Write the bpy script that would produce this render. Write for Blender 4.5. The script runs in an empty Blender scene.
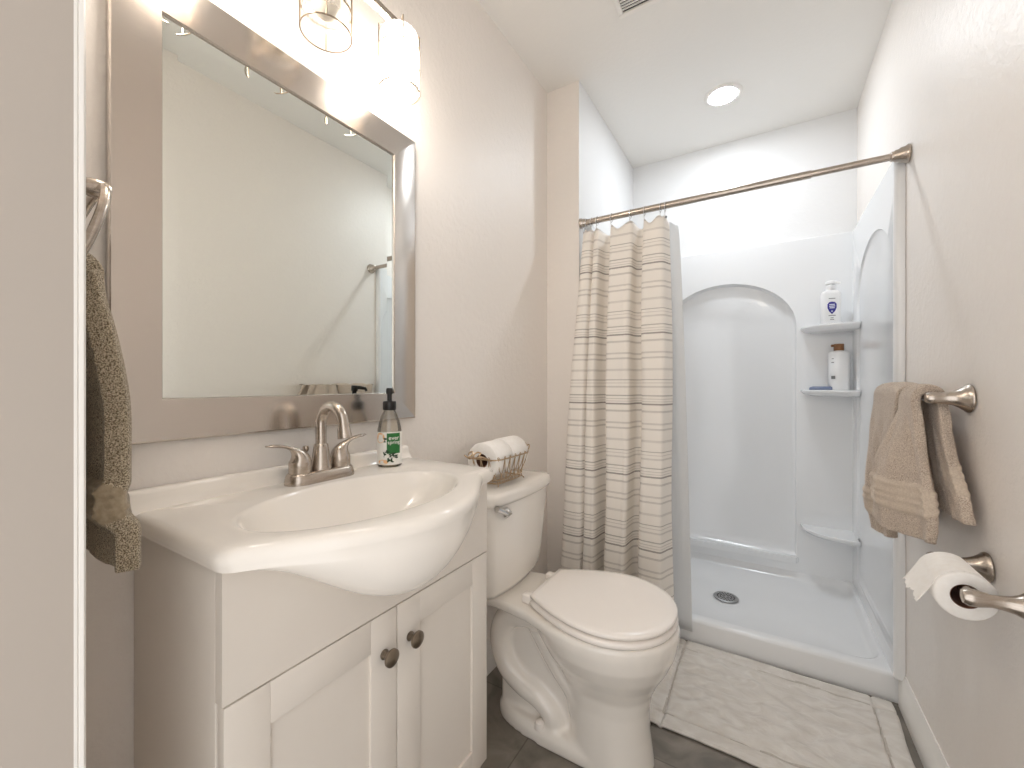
import bpy, bmesh, math, random
from mathutils import Vector, Matrix
PI = math.pi
S = bpy.context.scene
COL = S.collection
random.seed(7)

# ------------------------------------------------------------------ camera, world, exposure
F_PX, YAW, CAM_Z = 414.6, 0.549, 1.066
cd = bpy.data.cameras.new('camera'); cam = bpy.data.objects.new('camera', cd); COL.objects.link(cam)
cam.location = (0, 0, CAM_Z); cam.rotation_euler = (PI / 2, 0, YAW)
cd.sensor_width = 36; cd.lens = F_PX / 1024 * 36; cd.clip_start = 0.02
S.camera = cam
w = bpy.data.worlds.new('world'); S.world = w; w.use_nodes = True
bgn = w.node_tree.nodes['Background']
bgn.inputs[0].default_value = (1.0, 0.985, 0.97, 1); bgn.inputs[1].default_value = 0.76
S.view_settings.view_transform = 'Standard'; S.view_settings.look = 'None'
S.view_settings.gamma = 1; S.view_settings.use_curve_mapping = False
S.view_settings.exposure = 1.22
S.cycles.use_denoising = True
S.cycles.max_bounces = 14; S.cycles.diffuse_bounces = 7; S.cycles.glossy_bounces = 6
S.cycles.transparent_max_bounces = 24; S.cycles.caustics_reflective = False; S.cycles.caustics_refractive = False
S.cycles.sample_clamp_indirect = 6.0
BULB_E = 38.0       # lit vanity bulbs
DOWN_E = 90.0      # shower downlight lens

# room numbers (metres)
XL, XR, H = -0.88, 0.388, 2.44
XN, YN, YB = -0.72, 1.757, 2.655
YF = 0.1085         # inner face of the doorway wall
XJ = -0.505         # left door jamb

# ------------------------------------------------------------------ helpers
def link(o, parent=None):
    COL.objects.link(o)
    if parent: o.parent = parent
    return o

def root_of(o):
    while o.parent: o = o.parent
    return o

def tag(o, label=None, cat=None, group=None, kind=None):
    if label: o['label'] = label
    if cat: o['category'] = cat
    if group: o['group'] = group
    if kind: o['kind'] = kind
    return o

def thing(name, loc, label, cat, group=None):
    o = bpy.data.objects.new(name, None); o.location = loc; o.empty_display_size = 0.05
    link(o); return tag(o, label, cat, group)

def obj(name, bm, mat, parent=None, loc=None, smooth=40, recalc=True):
    """bmesh in world coordinates -> ONE mesh object; shifted so it sits under its thing"""
    if recalc: bmesh.ops.recalc_face_normals(bm, faces=bm.faces[:])
    off = Vector(root_of(parent).location) if parent else Vector(loc or (0, 0, 0))
    for v in bm.verts: v.co -= off
    me = bpy.data.meshes.new(name); bm.to_mesh(me); bm.free()
    mats = mat if isinstance(mat, (list, tuple)) else [mat]
    for m in mats: me.materials.append(m)
    if smooth:
        for p in me.polygons: p.use_smooth = True
        me.set_sharp_from_angle(angle=math.radians(smooth))
    o = bpy.data.objects.new(name, me)
    if not parent: o.location = off
    return link(o, parent)

def struct(name, bm, mat, parent=None, smooth=40):
    o = obj(name, bm, mat, parent, smooth=smooth)
    if not parent: o['kind'] = 'structure'
    return o

def B(): return bmesh.new()

def box(bm, a, b, bev=0.0, seg=2, mi=0):
    lo = [min(a[i], b[i]) for i in range(3)]; hi = [max(a[i], b[i]) for i in range(3)]
    t = bmesh.new()
    vs = [t.verts.new((x, y, z)) for x in (lo[0], hi[0]) for y in (lo[1], hi[1]) for z in (lo[2], hi[2])]
    for f in ((0, 1, 3, 2), (4, 6, 7, 5), (0, 4, 5, 1), (2, 3, 7, 6), (0, 2, 6, 4), (1, 5, 7, 3)):
        t.faces.new([vs[i] for i in f])
    bmesh.ops.recalc_face_normals(t, faces=t.faces[:])
    if bev: bmesh.ops.bevel(t, geom=t.edges[:], offset=bev, segments=seg, profile=0.5, affect='EDGES')
    for f in t.faces: f.material_index = mi
    merge(bm, t)

def merge(bm, t, M=None):
    if M is not None: bmesh.ops.transform(t, matrix=M, verts=t.verts[:])
    mp = {v: bm.verts.new(v.co) for v in t.verts}
    for f in t.faces:
        try:
            g = bm.faces.new([mp[v] for v in f.verts]); g.material_index = f.material_index
        except ValueError: pass
    t.free()

def loft(bm, rings, closed=True, cap0=True, cap1=True, mi=0):
    R = [[bm.verts.new(p) for p in r] for r in rings]
    n = len(R[0])
    for a, b in zip(R, R[1:]):
        for i in range(n if closed else n - 1):
            j = (i + 1) % n
            try: bm.faces.new((a[i], a[j], b[j], b[i])).material_index = mi
            except ValueError: pass
    for c, r in ((cap0, R[0]), (cap1, R[-1])):
        if c and closed and n > 2:
            try: bm.faces.new(r).material_index = mi
            except ValueError: pass
    return R

def axis_matrix(o, d):
    d = Vector(d).normalized()
    return Matrix.Translation(Vector(o)) @ d.to_track_quat('Z', 'Y').to_matrix().to_4x4()

def lathe(bm, prof, o=(0, 0, 0), d=(0, 0, 1), n=32, mi=0, cap0=True, cap1=True, sx=1, sy=1):
    t = bmesh.new()
    rings = [[(max(r, 1e-5) * math.cos(2 * PI * k / n) * sx, max(r, 1e-5) * math.sin(2 * PI * k / n) * sy, z) for k in range(n)] for r, z in prof]
    loft(t, rings, True, cap0, cap1, mi)
    merge(bm, t, axis_matrix(o, d))

def catmull(P, n=8, closed=False):
    P = [Vector(p) for p in P]; out = []
    m = len(P)
    for i in range(m if closed else m - 1):
        if closed: a, b, c, e = P[(i - 1) % m], P[i], P[(i + 1) % m], P[(i + 2) % m]
        else: a, b, c, e = P[max(i - 1, 0)], P[i], P[i + 1], P[min(i + 2, m - 1)]
        for k in range(n):
            t = k / n
            out.append(0.5 * (2 * b + (c - a) * t + (2 * a - 5 * b + 4 * c - e) * t * t + (3 * b - a - 3 * c + e) * t ** 3))
    if not closed: out.append(P[-1])
    return out

def tube(bm, P, r, n=10, closed=False, mi=0, flat=1.0):
    P = [Vector(p) for p in P]; m = len(P)
    rr = r if callable(r) else (lambda t: r)
    T = []
    for i in range(m):
        a = P[(i - 1) % m] if closed else P[max(i - 1, 0)]
        b = P[(i + 1) % m] if closed else P[min(i + 1, m - 1)]
        T.append((b - a).normalized())
    up = Vector((0, 0, 1)) if abs(T[0].z) < 0.9 else Vector((1, 0, 0))
    nrm = (up - T[0] * up.dot(T[0])).normalized()
    rings = []
    for i in range(m):
        nrm = (nrm - T[i] * nrm.dot(T[i])).normalized(); bn = T[i].cross(nrm)
        q = rr(i / max(m - 1, 1))
        rings.append([P[i] + nrm * (q * math.cos(2 * PI * k / n)) + bn * (q * flat * math.sin(2 * PI * k / n)) for k in range(n)])
    if closed: rings.append(rings[0])
    if closed:
        R = [[bm.verts.new(p) for p in x] for x in rings[:-1]]; R.append(R[0])
        for a, b in zip(R, R[1:]):
            for k in range(n):
                try: bm.faces.new((a[k], a[(k + 1) % n], b[(k + 1) % n], b[k])).material_index = mi
                except ValueError: pass
    else: loft(bm, rings, True, True, True, mi)

def prism(bm, poly, ax, lo, hi, mi=0, bev=0.0):
    """polygon (2D) extruded along axis ax; 2D coordinates are the other two axes in order"""
    def P(u, v, t):
        c = [0, 0, 0]; k = [i for i in range(3) if i != ax]
        c[k[0]] = u; c[k[1]] = v; c[ax] = t; return c
    t = bmesh.new()
    loft(t, [[P(u, v, lo) for u, v in poly], [P(u, v, hi) for u, v in poly]], True, True, True, mi)
    bmesh.ops.recalc_face_normals(t, faces=t.faces[:])
    if bev: bmesh.ops.bevel(t, geom=[e for e in t.edges if e.calc_face_angle(0) > 0.6], offset=bev, segments=2, affect='EDGES')
    merge(bm, t)

def baked(bm, setup):
    """run modifiers on a bmesh and give back the resulting bmesh"""
    me = bpy.data.meshes.new('bake'); bm.to_mesh(me); bm.free()
    o = bpy.data.objects.new('bake', me); COL.objects.link(o)
    setup(o)
    dg = bpy.context.evaluated_depsgraph_get(); dg.update()
    m2 = bpy.data.meshes.new_from_object(o.evaluated_get(dg))
    r = bmesh.new(); r.from_mesh(m2)
    bpy.data.objects.remove(o); bpy.data.meshes.remove(me); bpy.data.meshes.remove(m2)
    return r

def soft_solid(b, th, voxel, it=5, fac=.5):
    """thicken a sheet and round it off like plush cloth; faces keep the material of the nearest sheet face"""
    from mathutils.kdtree import KDTree
    kd = KDTree(len(b.faces)); mi = []
    for i, f in enumerate(b.faces): kd.insert(f.calc_center_median(), i); mi.append(f.material_index)
    kd.balance()
    def su(o):
        m = o.modifiers.new('s', 'SOLIDIFY'); m.thickness = th; m.offset = 0
        r = o.modifiers.new('r', 'REMESH'); r.mode = 'VOXEL'; r.voxel_size = voxel
        k = o.modifiers.new('k', 'SMOOTH'); k.factor = fac; k.iterations = it
    r = baked(b, su)
    for f in r.faces: f.material_index = mi[kd.find(f.calc_center_median())[1]]
    return r

def sstep(a, b, t):
    t = min(1, max(0, (t - a) / (b - a))); return t * t * (3 - 2 * t)

# ------------------------------------------------------------------ materials
def srgb(r, g, b):
    f = lambda c: (c / 255 / 12.92) if c / 255 <= 0.04045 else ((c / 255 + 0.055) / 1.055) ** 2.4
    return (f(r), f(g), f(b), 1)

class Nt:
    def __init__(s, name):
        s.m = bpy.data.materials.new(name); s.m.use_nodes = True
        s.t = s.m.node_tree; s.b = s.t.nodes['Principled BSDF']
    def n(s, typ, **kw):
        x = s.t.nodes.new(typ)
        for k, v in kw.items():
            if k.startswith('i_'): x.inputs[k[2:].replace('_', ' ')].default_value = v
            else: setattr(x, k, v)
        return x
    def l(s, a, b): s.t.links.new(a, b)
    def set(s, **kw):
        for k, v in kw.items(): s.b.inputs[k.replace('_', ' ')].default_value = v
        return s
    def coord(s, sc=(1, 1, 1), out='Object'):
        c = s.n('ShaderNodeTexCoord'); mp = s.n('ShaderNodeMapping'); mp.inputs['Scale'].default_value = sc
        s.l(c.outputs[out], mp.inputs['Vector']); return mp.outputs[0]

def simple(name, col, rough=0.5, metal=0.0, spec=0.5, coat=0.0):
    m = Nt(name); m.set(Base_Color=col, Roughness=rough, Metallic=metal)
    m.b.inputs['Specular IOR Level'].default_value = spec
    m.b.inputs['Coat Weight'].default_value = coat; m.b.inputs['Coat Roughness'].default_value = 0.08
    return m

def noisy(name, c1, c2, scale=5, rough=0.5, bump=0.0, bscale=None, dist=0.002, stretch=(1, 1, 1), detail=4, metal=0.0, lo=0.35, hi=0.65, spec=0.5, rvar=0.0):
    m = simple(name, c1, rough, metal, spec)
    v = m.coord(stretch)
    nz = m.n('ShaderNodeTexNoise'); nz.inputs['Scale'].default_value = scale; nz.inputs['Detail'].default_value = detail; m.l(v, nz.inputs['Vector'])
    rp = m.n('ShaderNodeValToRGB'); rp.color_ramp.elements[0].position = lo; rp.color_ramp.elements[1].position = hi
    rp.color_ramp.elements[0].color = c1; rp.color_ramp.elements[1].color = c2
    m.l(nz.outputs['Fac'], rp.inputs[0]); m.l(rp.outputs[0], m.b.inputs['Base Color'])
    if bump:
        n2 = m.n('ShaderNodeTexNoise'); n2.inputs['Scale'].default_value = bscale or scale; n2.inputs['Detail'].default_value = detail; m.l(v, n2.inputs['Vector'])
        bp = m.n('ShaderNodeBump'); bp.inputs['Strength'].default_value = bump; bp.inputs['Distance'].default_value = dist
        m.l(n2.outputs['Fac'], bp.inputs['Height']); m.l(bp.outputs[0], m.b.inputs['Normal'])
    return m

def wall_paint(name, col, strength=0.28, rough=0.42):
    """eggshell paint over a skip-trowel plaster texture"""
    m = simple(name, col, rough, spec=0.45)
    v = m.coord()
    a = m.n('ShaderNodeTexNoise'); a.inputs['Scale'].default_value = 48; a.inputs['Detail'].default_value = 6; a.inputs['Roughness'].default_value = 0.6; a.inputs['Distortion'].default_value = 0.25
    m.l(v, a.inputs['Vector'])
    r = m.n('ShaderNodeValToRGB'); r.color_ramp.elements[0].position = 0.42; r.color_ramp.elements[1].position = 0.62; m.l(a.outputs['Fac'], r.inputs[0])
    bp = m.n('ShaderNodeBump'); bp.inputs['Strength'].default_value = strength; bp.inputs['Distance'].default_value = 0.0022
    m.l(r.outputs[0], bp.inputs['Height']); m.l(bp.outputs[0], m.b.inputs['Normal'])
    return m.m

M = {}
M['wall'] = wall_paint('wall_paint', srgb(236, 230, 224))
M['wall_cool_lit'] = wall_paint('wall_paint_cool_lit', srgb(226, 226, 226), 0.12)  # room paint whitened: the cool shower light is put into its colour
M['ceiling'] = wall_paint('ceiling_paint', srgb(234, 232, 228), 0.1, 0.7)
M['trim'] = simple('white_trim_paint', srgb(236, 233, 228), 0.3).m
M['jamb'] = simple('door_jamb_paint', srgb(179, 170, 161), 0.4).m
M['cabinet'] = noisy('cabinet_thermofoil', srgb(224, 217, 208), srgb(221, 213, 204), 3, 0.42).m
M['cab_dark'] = simple('cabinet_gap', srgb(150, 140, 130), 0.7).m
M['marble'] = noisy('cultured_marble', srgb(243, 238, 231), srgb(240, 234, 226), 2, 0.13).m
M['porcelain'] = simple('vitreous_china', srgb(240, 235, 228), 0.1, coat=0.3).m
M['seat'] = simple('toilet_seat_plastic', srgb(243, 237, 231), 0.22).m
M['acrylic'] = simple('shower_acrylic', srgb(234, 235, 236), 0.16, coat=0.2).m
M['nickel'] = noisy('brushed_nickel', srgb(196, 186, 176), srgb(184, 173, 162), 60, 0.26, metal=1.0, stretch=(1, 1, 6)).m
M['dark_nickel'] = noisy('satin_nickel_knob', srgb(150, 138, 124), srgb(132, 120, 106), 30, 0.3, metal=1.0).m
M['chrome'] = simple('chrome', srgb(225, 225, 226), 0.1, 1.0).m
M['wire'] = simple('champagne_wire', srgb(196, 172, 142), 0.3, 1.0).m
M['cage'] = simple('cage_wire', srgb(176, 160, 142), 0.28, 1.0).m
M['mirror'] = simple('mirror_silver', srgb(236, 240, 236), 0.0, 1.0).m
M['black'] = simple('black_plastic', srgb(22, 21, 21), 0.3).m
M['grey'] = simple('grey_plastic', srgb(128, 130, 134), 0.35).m
M['drain'] = simple('drain_steel', srgb(176, 176, 176), 0.42, 1.0).m
M['hole'] = simple('dark_hole', srgb(18, 17, 17), 0.8).m
M['paper'] = noisy('tissue_paper', srgb(250, 247, 243), srgb(246, 242, 237), 90, 0.95, 0.2, 140, 0.001).m
M['card'] = simple('cardboard', srgb(120, 84, 66), 0.9).m
M['white_plastic'] = simple('white_plastic', srgb(240, 240, 240), 0.28).m
M['brown_cap'] = noisy('brown_wood_cap', srgb(140, 96, 58), srgb(112, 74, 42), 24, 0.45, stretch=(1, 1, .2)).m
M['badge'] = simple('blue_badge', srgb(52, 48, 140), 0.35).m
M['badge_white'] = simple('badge_print', srgb(226, 228, 240), 0.35).m
M['print'] = simple('grey_print', srgb(120, 120, 118), 0.5).m
M['soap_bar'] = simple('blue_grey_soap_wrapper', srgb(112, 124, 152), 0.35).m
M['green_label'] = simple('green_label', srgb(30, 108, 46), 0.4).m
M['peach'] = simple('peach_label', srgb(240, 196, 146), 0.4).m
M['leaf'] = simple('label_leaf', srgb(34, 62, 34), 0.5).m
M['label'] = simple('white_label', srgb(242, 240, 234), 0.4).m
M['vent_dark'] = simple('vent_slot', srgb(40, 34, 32), 0.8).m
M['dark_cloth'] = simple('dark_cloth', srgb(44, 34, 34), 0.9).m

def brushed(name, stretch):
    m = simple(name, srgb(204, 197, 190), 0.2, 1.0)
    v = m.coord(stretch)
    nz = m.n('ShaderNodeTexNoise'); nz.inputs['Scale'].default_value = 40; nz.inputs['Detail'].default_value = 3; m.l(v, nz.inputs['Vector'])
    mr = m.n('ShaderNodeMapRange'); mr.inputs['To Min'].default_value = 0.16; mr.inputs['To Max'].default_value = 0.26
    m.l(nz.outputs['Fac'], mr.inputs['Value']); m.l(mr.outputs[0], m.b.inputs['Roughness'])
    bp = m.n('ShaderNodeBump'); bp.inputs['Strength'].default_value = 0.05; bp.inputs['Distance'].default_value = 0.0005
    m.l(nz.outputs['Fac'], bp.inputs['Height']); m.l(bp.outputs[0], m.b.inputs['Normal'])
    return m.m
M['frame_v'] = brushed('brushed_frame_upright', (1, 1, 14))
M['frame_h'] = brushed('brushed_frame_rail', (1, 14, 1))

def glassy(name, tint, fac=0.16, rough=0.05):
    m = Nt(name); t = m.t; t.nodes.remove(m.b)
    tr = m.n('ShaderNodeBsdfTransparent'); tr.inputs[0].default_value = tint
    gl = m.n('ShaderNodeBsdfGlossy'); gl.inputs['Roughness'].default_value = rough
    fr = m.n('ShaderNodeFresnel'); fr.inputs[0].default_value = 1.35
    ad = m.n('ShaderNodeMath', operation='MULTIPLY_ADD'); ad.inputs[1].default_value = 0.8; ad.inputs[2].default_value = fac * 0.3
    m.l(fr.outputs[0], ad.inputs[0])
    mx = m.n('ShaderNodeMixShader'); m.l(ad.outputs[0], mx.inputs[0]); m.l(tr.outputs[0], mx.inputs[1]); m.l(gl.outputs[0], mx.inputs[2])
    m.l(mx.outputs[0], t.nodes['Material Output'].inputs[0]); return m.m
def ribbed(name):
    m = Nt(name); t = m.t; t.nodes.remove(m.b)
    tr = m.n('ShaderNodeBsdfTransparent'); tr.inputs[0].default_value = (.97, .96, .94, 1)
    tl = m.n('ShaderNodeBsdfTranslucent'); tl.inputs[0].default_value = (.95, .93, .90, 1)
    gl = m.n('ShaderNodeBsdfGlossy'); gl.inputs['Roughness'].default_value = .08
    a = m.n('ShaderNodeMixShader'); a.inputs[0].default_value = .30; m.l(tr.outputs[0], a.inputs[1]); m.l(tl.outputs[0], a.inputs[2])
    b = m.n('ShaderNodeMixShader'); b.inputs[0].default_value = .08; m.l(a.outputs[0], b.inputs[1]); m.l(gl.outputs[0], b.inputs[2])
    m.l(b.outputs[0], t.nodes['Material Output'].inputs[0]); return m.m
M['ribbed'] = ribbed('ribbed_frosted_glass')
M['glass'] = glassy('clear_glass', (0.96, 0.955, 0.94, 1))
M['soap'] = glassy('soap_bottle_plastic', (0.87, 0.85, 0.80, 1), 0.3)
M['liner'] = None

def emit(name, col, e):
    m = Nt(name); m.set(Base_Color=col, Roughness=0.4)
    m.b.inputs['Emission Color'].default_value = col; m.b.inputs['Emission Strength'].default_value = e; return m.m
M['bulb_on'] = emit('lit_bulb', (1.0, 0.92, 0.83, 1), BULB_E)
M['bulb_off'] = simple('unlit_frosted_bulb', srgb(244, 236, 222), 0.35).m
M['downlight'] = emit('lit_downlight_lens', (0.88, 0.94, 1.0, 1), DOWN_E)

def terry(name, c1, c2, scale=420, bump=0.9, big=0.0):
    m = simple(name, c1, 0.95, spec=0.1)
    v = m.coord()
    nz = m.n('ShaderNodeTexNoise'); nz.inputs['Scale'].default_value = scale; nz.inputs['Detail'].default_value = 2; m.l(v, nz.inputs['Vector'])
    rp = m.n('ShaderNodeValToRGB'); rp.color_ramp.elements[0].position = 0.36; rp.color_ramp.elements[1].position = 0.62
    rp.color_ramp.elements[0].color = c1; rp.color_ramp.elements[1].color = c2
    m.l(nz.outputs['Fac'], rp.inputs[0]); m.l(rp.outputs[0], m.b.inputs['Base Color'])
    bp = m.n('ShaderNodeBump'); bp.inputs['Strength'].default_value = bump; bp.inputs['Distance'].default_value = 0.003
    m.l(nz.outputs['Fac'], bp.inputs['Height']); m.l(bp.outputs[0], m.b.inputs['Normal'])
    m.b.inputs['Sheen Weight'].default_value = 0.25
    return m.m
M['towel'] = terry('beige_terry', srgb(170, 152, 136), srgb(216, 202, 187), 480)
M['towel_band'] = terry('beige_towel_band', srgb(190, 174, 158), srgb(204, 190, 174), 300, 0.3)
M['towel_taupe'] = terry('taupe_terry', srgb(104, 90, 70), srgb(206, 192, 168), 640)
M['taupe_band'] = terry('taupe_towel_band', srgb(150, 136, 114), srgb(166, 152, 130), 150, 0.3)

def floor_mat():
    m = simple('slate_tile', srgb(120, 112, 100), 0.5)
    v = m.coord()
    a = m.n('ShaderNodeTexNoise'); a.inputs['Scale'].default_value = 7; a.inputs['Detail'].default_value = 8; a.inputs['Distortion'].default_value = 1.2; m.l(v, a.inputs['Vector'])
    rp = m.n('ShaderNodeValToRGB'); rp.color_ramp.elements[0].position = 0.3; rp.color_ramp.elements[1].position = 0.72
    rp.color_ramp.elements[0].color = srgb(104, 98, 90); rp.color_ramp.elements[1].color = srgb(150, 143, 133)
    m.l(a.outputs['Fac'], rp.inputs[0])
    br = m.n('ShaderNodeTexBrick'); br.offset = 0.5; br.inputs['Scale'].default_value = 1.0
    br.inputs['Brick Width'].default_value = 0.61; br.inputs['Row Height'].default_value = 0.305; br.inputs['Mortar Size'].default_value = 0.002
    br.inputs['Color1'].default_value = (1, 1, 1, 1); br.inputs['Color2'].default_value = (0.9, 0.9, 0.9, 1); br.inputs['Mortar'].default_value = (0.6, 0.58, 0.56, 1)
    m.l(v, br.inputs['Vector'])
    mx = m.n('ShaderNodeMix', data_type='RGBA', blend_type='MULTIPLY'); mx.inputs['Factor'].default_value = 1
    m.l(rp.outputs[0], mx.inputs['A']); m.l(br.outputs['Color'], mx.inputs['B']); m.l(mx.outputs['Result'], m.b.inputs['Base Color'])
    bp = m.n('ShaderNodeBump'); bp.inputs['Strength'].default_value = 0.25; bp.inputs['Distance'].default_value = 0.002
    m.l(a.outputs['Fac'], bp.inputs['Height']); m.l(bp.outputs[0], m.b.inputs['Normal']); return m.m
M['floor'] = floor_mat()

def bathmat_mat():
    m = simple('bath_mat_cotton', srgb(214, 209, 202), 0.95, spec=0.1)
    v = m.coord((1, 1, 1)); v2 = m.coord((4.5, 8, 4))
    a = m.n('ShaderNodeTexNoise'); a.inputs['Scale'].default_value = 2.6; a.inputs['Detail'].default_value = 7; a.inputs['Distortion'].default_value = 1.6; m.l(v2, a.inputs['Vector'])
    f = m.n('ShaderNodeTexNoise'); f.inputs['Scale'].default_value = 330; f.inputs['Detail'].default_value = 2; m.l(v, f.inputs['Vector'])
    rp = m.n('ShaderNodeValToRGB'); rp.color_ramp.elements[0].position = 0.33; rp.color_ramp.elements[1].position = 0.66
    rp.color_ramp.elements[0].color = srgb(208, 202, 194); rp.color_ramp.elements[1].color = srgb(222, 218, 212)
    m.l(a.outputs['Fac'], rp.inputs[0]); m.l(rp.outputs[0], m.b.inputs['Base Color'])
    b1 = m.n('ShaderNodeBump'); b1.inputs['Strength'].default_value = 0.8; b1.inputs['Distance'].default_value = 0.006; m.l(a.outputs['Fac'], b1.inputs['Height'])
    b2 = m.n('ShaderNodeBump'); b2.inputs['Strength'].default_value = 0.5; b2.inputs['Distance'].default_value = 0.002
    m.l(f.outputs['Fac'], b2.inputs['Height']); m.l(b1.outputs[0], b2.inputs['Normal']); m.l(b2.outputs[0], m.b.inputs['Normal']); return m.m
M['bathmat'] = bathmat_mat()

STRIPES = [(0.0, .011, .95), (1.0, .011, .95), (.10, .014, .42), (.27, .013, .36), (.345, .013, .40), (.51, .016, .30),
           (.655, .006, .70), (.70, .006, .35), (.755, .012, .36), (.88, .008, .70), (.925, .006, .40), (.962, .006, .38)]
def curtain_mat():
    m = simple('striped_linen', srgb(232, 223, 213), 0.9, spec=0.1)
    uv = m.n('ShaderNodeUVMap'); uv.uv_map = 'UVMap'
    sp = m.n('ShaderNodeSeparateXYZ'); m.l(uv.outputs[0], sp.inputs[0])
    fr = m.n('ShaderNodeMath', operation='FRACT'); m.l(sp.outputs['Y'], fr.inputs[0])
    acc = None
    for p, hw, s in STRIPES:
        c = m.n('ShaderNodeMath', operation='COMPARE'); m.l(fr.outputs[0], c.inputs[0]); c.inputs[1].default_value = p; c.inputs[2].default_value = hw
        k = m.n('ShaderNodeMath', operation='MULTIPLY_ADD'); m.l(c.outputs[0], k.inputs[0]); k.inputs[1].default_value = s
        if acc: m.l(acc.outputs[0], k.inputs[2])
        else: k.inputs[2].default_value = 0
        acc = k
    mp = m.n('ShaderNodeMapping'); mp.inputs['Scale'].default_value = (60, 90, 1); m.l(uv.outputs[0], mp.inputs[0])
    nz = m.n('ShaderNodeTexNoise'); nz.inputs['Scale'].default_value = 3; nz.inputs['Detail'].default_value = 3; m.l(mp.outputs[0], nz.inputs['Vector'])
    mr = m.n('ShaderNodeMapRange'); mr.inputs['From Min'].default_value = .25; mr.inputs['From Max'].default_value = .75; mr.inputs['To Min'].default_value = .55; mr.inputs['To Max'].default_value = 1.05; m.l(nz.outputs['Fac'], mr.inputs['Value'])
    ml = m.n('ShaderNodeMath', operation='MULTIPLY', use_clamp=True); m.l(acc.outputs[0], ml.inputs[0]); m.l(mr.outputs[0], ml.inputs[1])
    mx = m.n('ShaderNodeMix', data_type='RGBA'); m.l(ml.outputs[0], mx.inputs['Factor'])
    mx.inputs['A'].default_value = srgb(248, 243, 236); mx.inputs['B'].default_value = srgb(128, 120, 114)
    m.l(mx.outputs['Result'], m.b.inputs['Base Color'])
    # thin cloth lets a little light through
    tl = m.n('ShaderNodeBsdfTranslucent'); m.l(mx.outputs['Result'], tl.inputs[0])
    ms = m.n('ShaderNodeMixShader'); ms.inputs[0].default_value = 0.06
    m.l(m.b.outputs[0], ms.inputs[1]); m.l(tl.outputs[0], ms.inputs[2]); m.l(ms.outputs[0], m.t.nodes['Material Output'].inputs[0])
    return m.m
M['curtain'] = curtain_mat()
def liner_mat():
    m = simple('frosted_liner', srgb(238, 237, 235), 0.4)
    tl = m.n('ShaderNodeBsdfTranslucent'); tl.inputs[0].default_value = srgb(238, 238, 238)
    tr = m.n('ShaderNodeBsdfTransparent'); tr.inputs[0].default_value = (0.95, 0.96, 0.97, 1)
    a = m.n('ShaderNodeMixShader'); a.inputs[0].default_value = 0.45; m.l(m.b.outputs[0], a.inputs[1]); m.l(tl.outputs[0], a.inputs[2])
    b = m.n('ShaderNodeMixShader'); b.inputs[0].default_value = 0.22; m.l(a.outputs[0], b.inputs[1]); m.l(tr.outputs[0], b.inputs[2])
    m.l(b.outputs[0], m.t.nodes['Material Output'].inputs[0]); return m.m
M['liner'] = liner_mat()

# ------------------------------------------------------------------ room shell
T = 0.1
b = B(); box(b, (XL - T, -0.02, -0.1), (XR + T, YB + T, 0)); struct('floor', b, M['floor'])
b = B(); box(b, (XL - T, -0.02, H), (XR + T, YB + T, H + T)); struct('ceiling', b, M['ceiling'])
b = B(); box(b, (XL - T, -0.02, 0), (XL, YB + T, H)); struct('wall_left', b, M['wall'])
b = B(); box(b, (XR, -0.02, 0), (XR + T, YB + T, H)); struct('wall_right', b, M['wall'])
b = B(); box(b, (XL, YB, 0), (XR, YB + T, H)); struct('wall_back', b, M['wall_cool_lit'])
b = B()                                            # stub wall that ends the shower: inside colour holds the cool shower light
box(b, (XL, YN, 0), (XN, YB, H))
for f in b.faces:
    if f.calc_center_median().x > XN - 0.01: f.material_index = 1
struct('wall_nib', b, [M['wall'], M['wall_cool_lit']])
b = B()                                            # doorway wall: two piers and a header, unseen right one narrowed to admit light
box(b, (XL, -0.02, 0), (XJ - 0.02, YF, H)); box(b, (0.365, -0.02, 0), (XR, YF, H)); box(b, (XJ - 0.02, -0.02, 2.06), (0.365, YF, H))
struct('wall_front', b, M['wall'])
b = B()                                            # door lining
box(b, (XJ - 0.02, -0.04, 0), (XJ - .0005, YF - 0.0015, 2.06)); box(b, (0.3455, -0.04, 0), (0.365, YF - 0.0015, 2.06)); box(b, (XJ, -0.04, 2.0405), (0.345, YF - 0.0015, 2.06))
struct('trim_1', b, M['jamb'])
b = B()                                            # door casing on the bathroom side, rounded nose on the opening
def casing_leg(x0, sgn, w_):
    P = [(x0, YF - .0015), (x0, YF + .0006), (x0 - sgn * .0012, YF + .0013), (x0 - sgn * .0002, YF + .0021), (x0, YF + .0045), (x0 - sgn * .0012, YF + .0058), (x0 - sgn * .003, YF + .0066),
         (x0 - sgn * .011, YF + .0075), (x0 - sgn * (w_ - .005), YF + .009), (x0 - sgn * w_, YF + .004), (x0 - sgn * w_, YF - .0015)]
    prism(b, P, 2, 0, 2.1)
casing_leg(XJ, 1, .055); casing_leg(0.345, -1, .040); box(b, (XJ, YF, 2.04), (0.345, YF + .008, 2.1))
struct('trim_2', b, M['trim'], smooth=25)
def baseboard(name, x, sgn, y0, y1):
    b = B(); h = 0.118; t = 0.013
    P = [(0, 0), (t, 0), (t, h * .72), (t * .8, h * .76), (t * .72, h * .84), (t * .35, h * .93), (t * .25, h), (0, h)]
    prism(b, [(x + sgn * u, v) for u, v in P] if False else [(x + sgn * u, v) for u, v in P], 1, y0, y1)
    struct(name, b, M['trim'], smooth=30)
baseboard('baseboard_right', XR, -1, YF + 0.001, 1.838)
baseboard('baseboard_left', XL, 1, 0.85, YN)
b = B(); prism(b, [(YN - .013, 0), (YN, 0), (YN, .118), (YN - .004, .118), (YN - .013, .088)], 0, XL + .013, XN); struct('baseboard_back', b, M['trim'])

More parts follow.
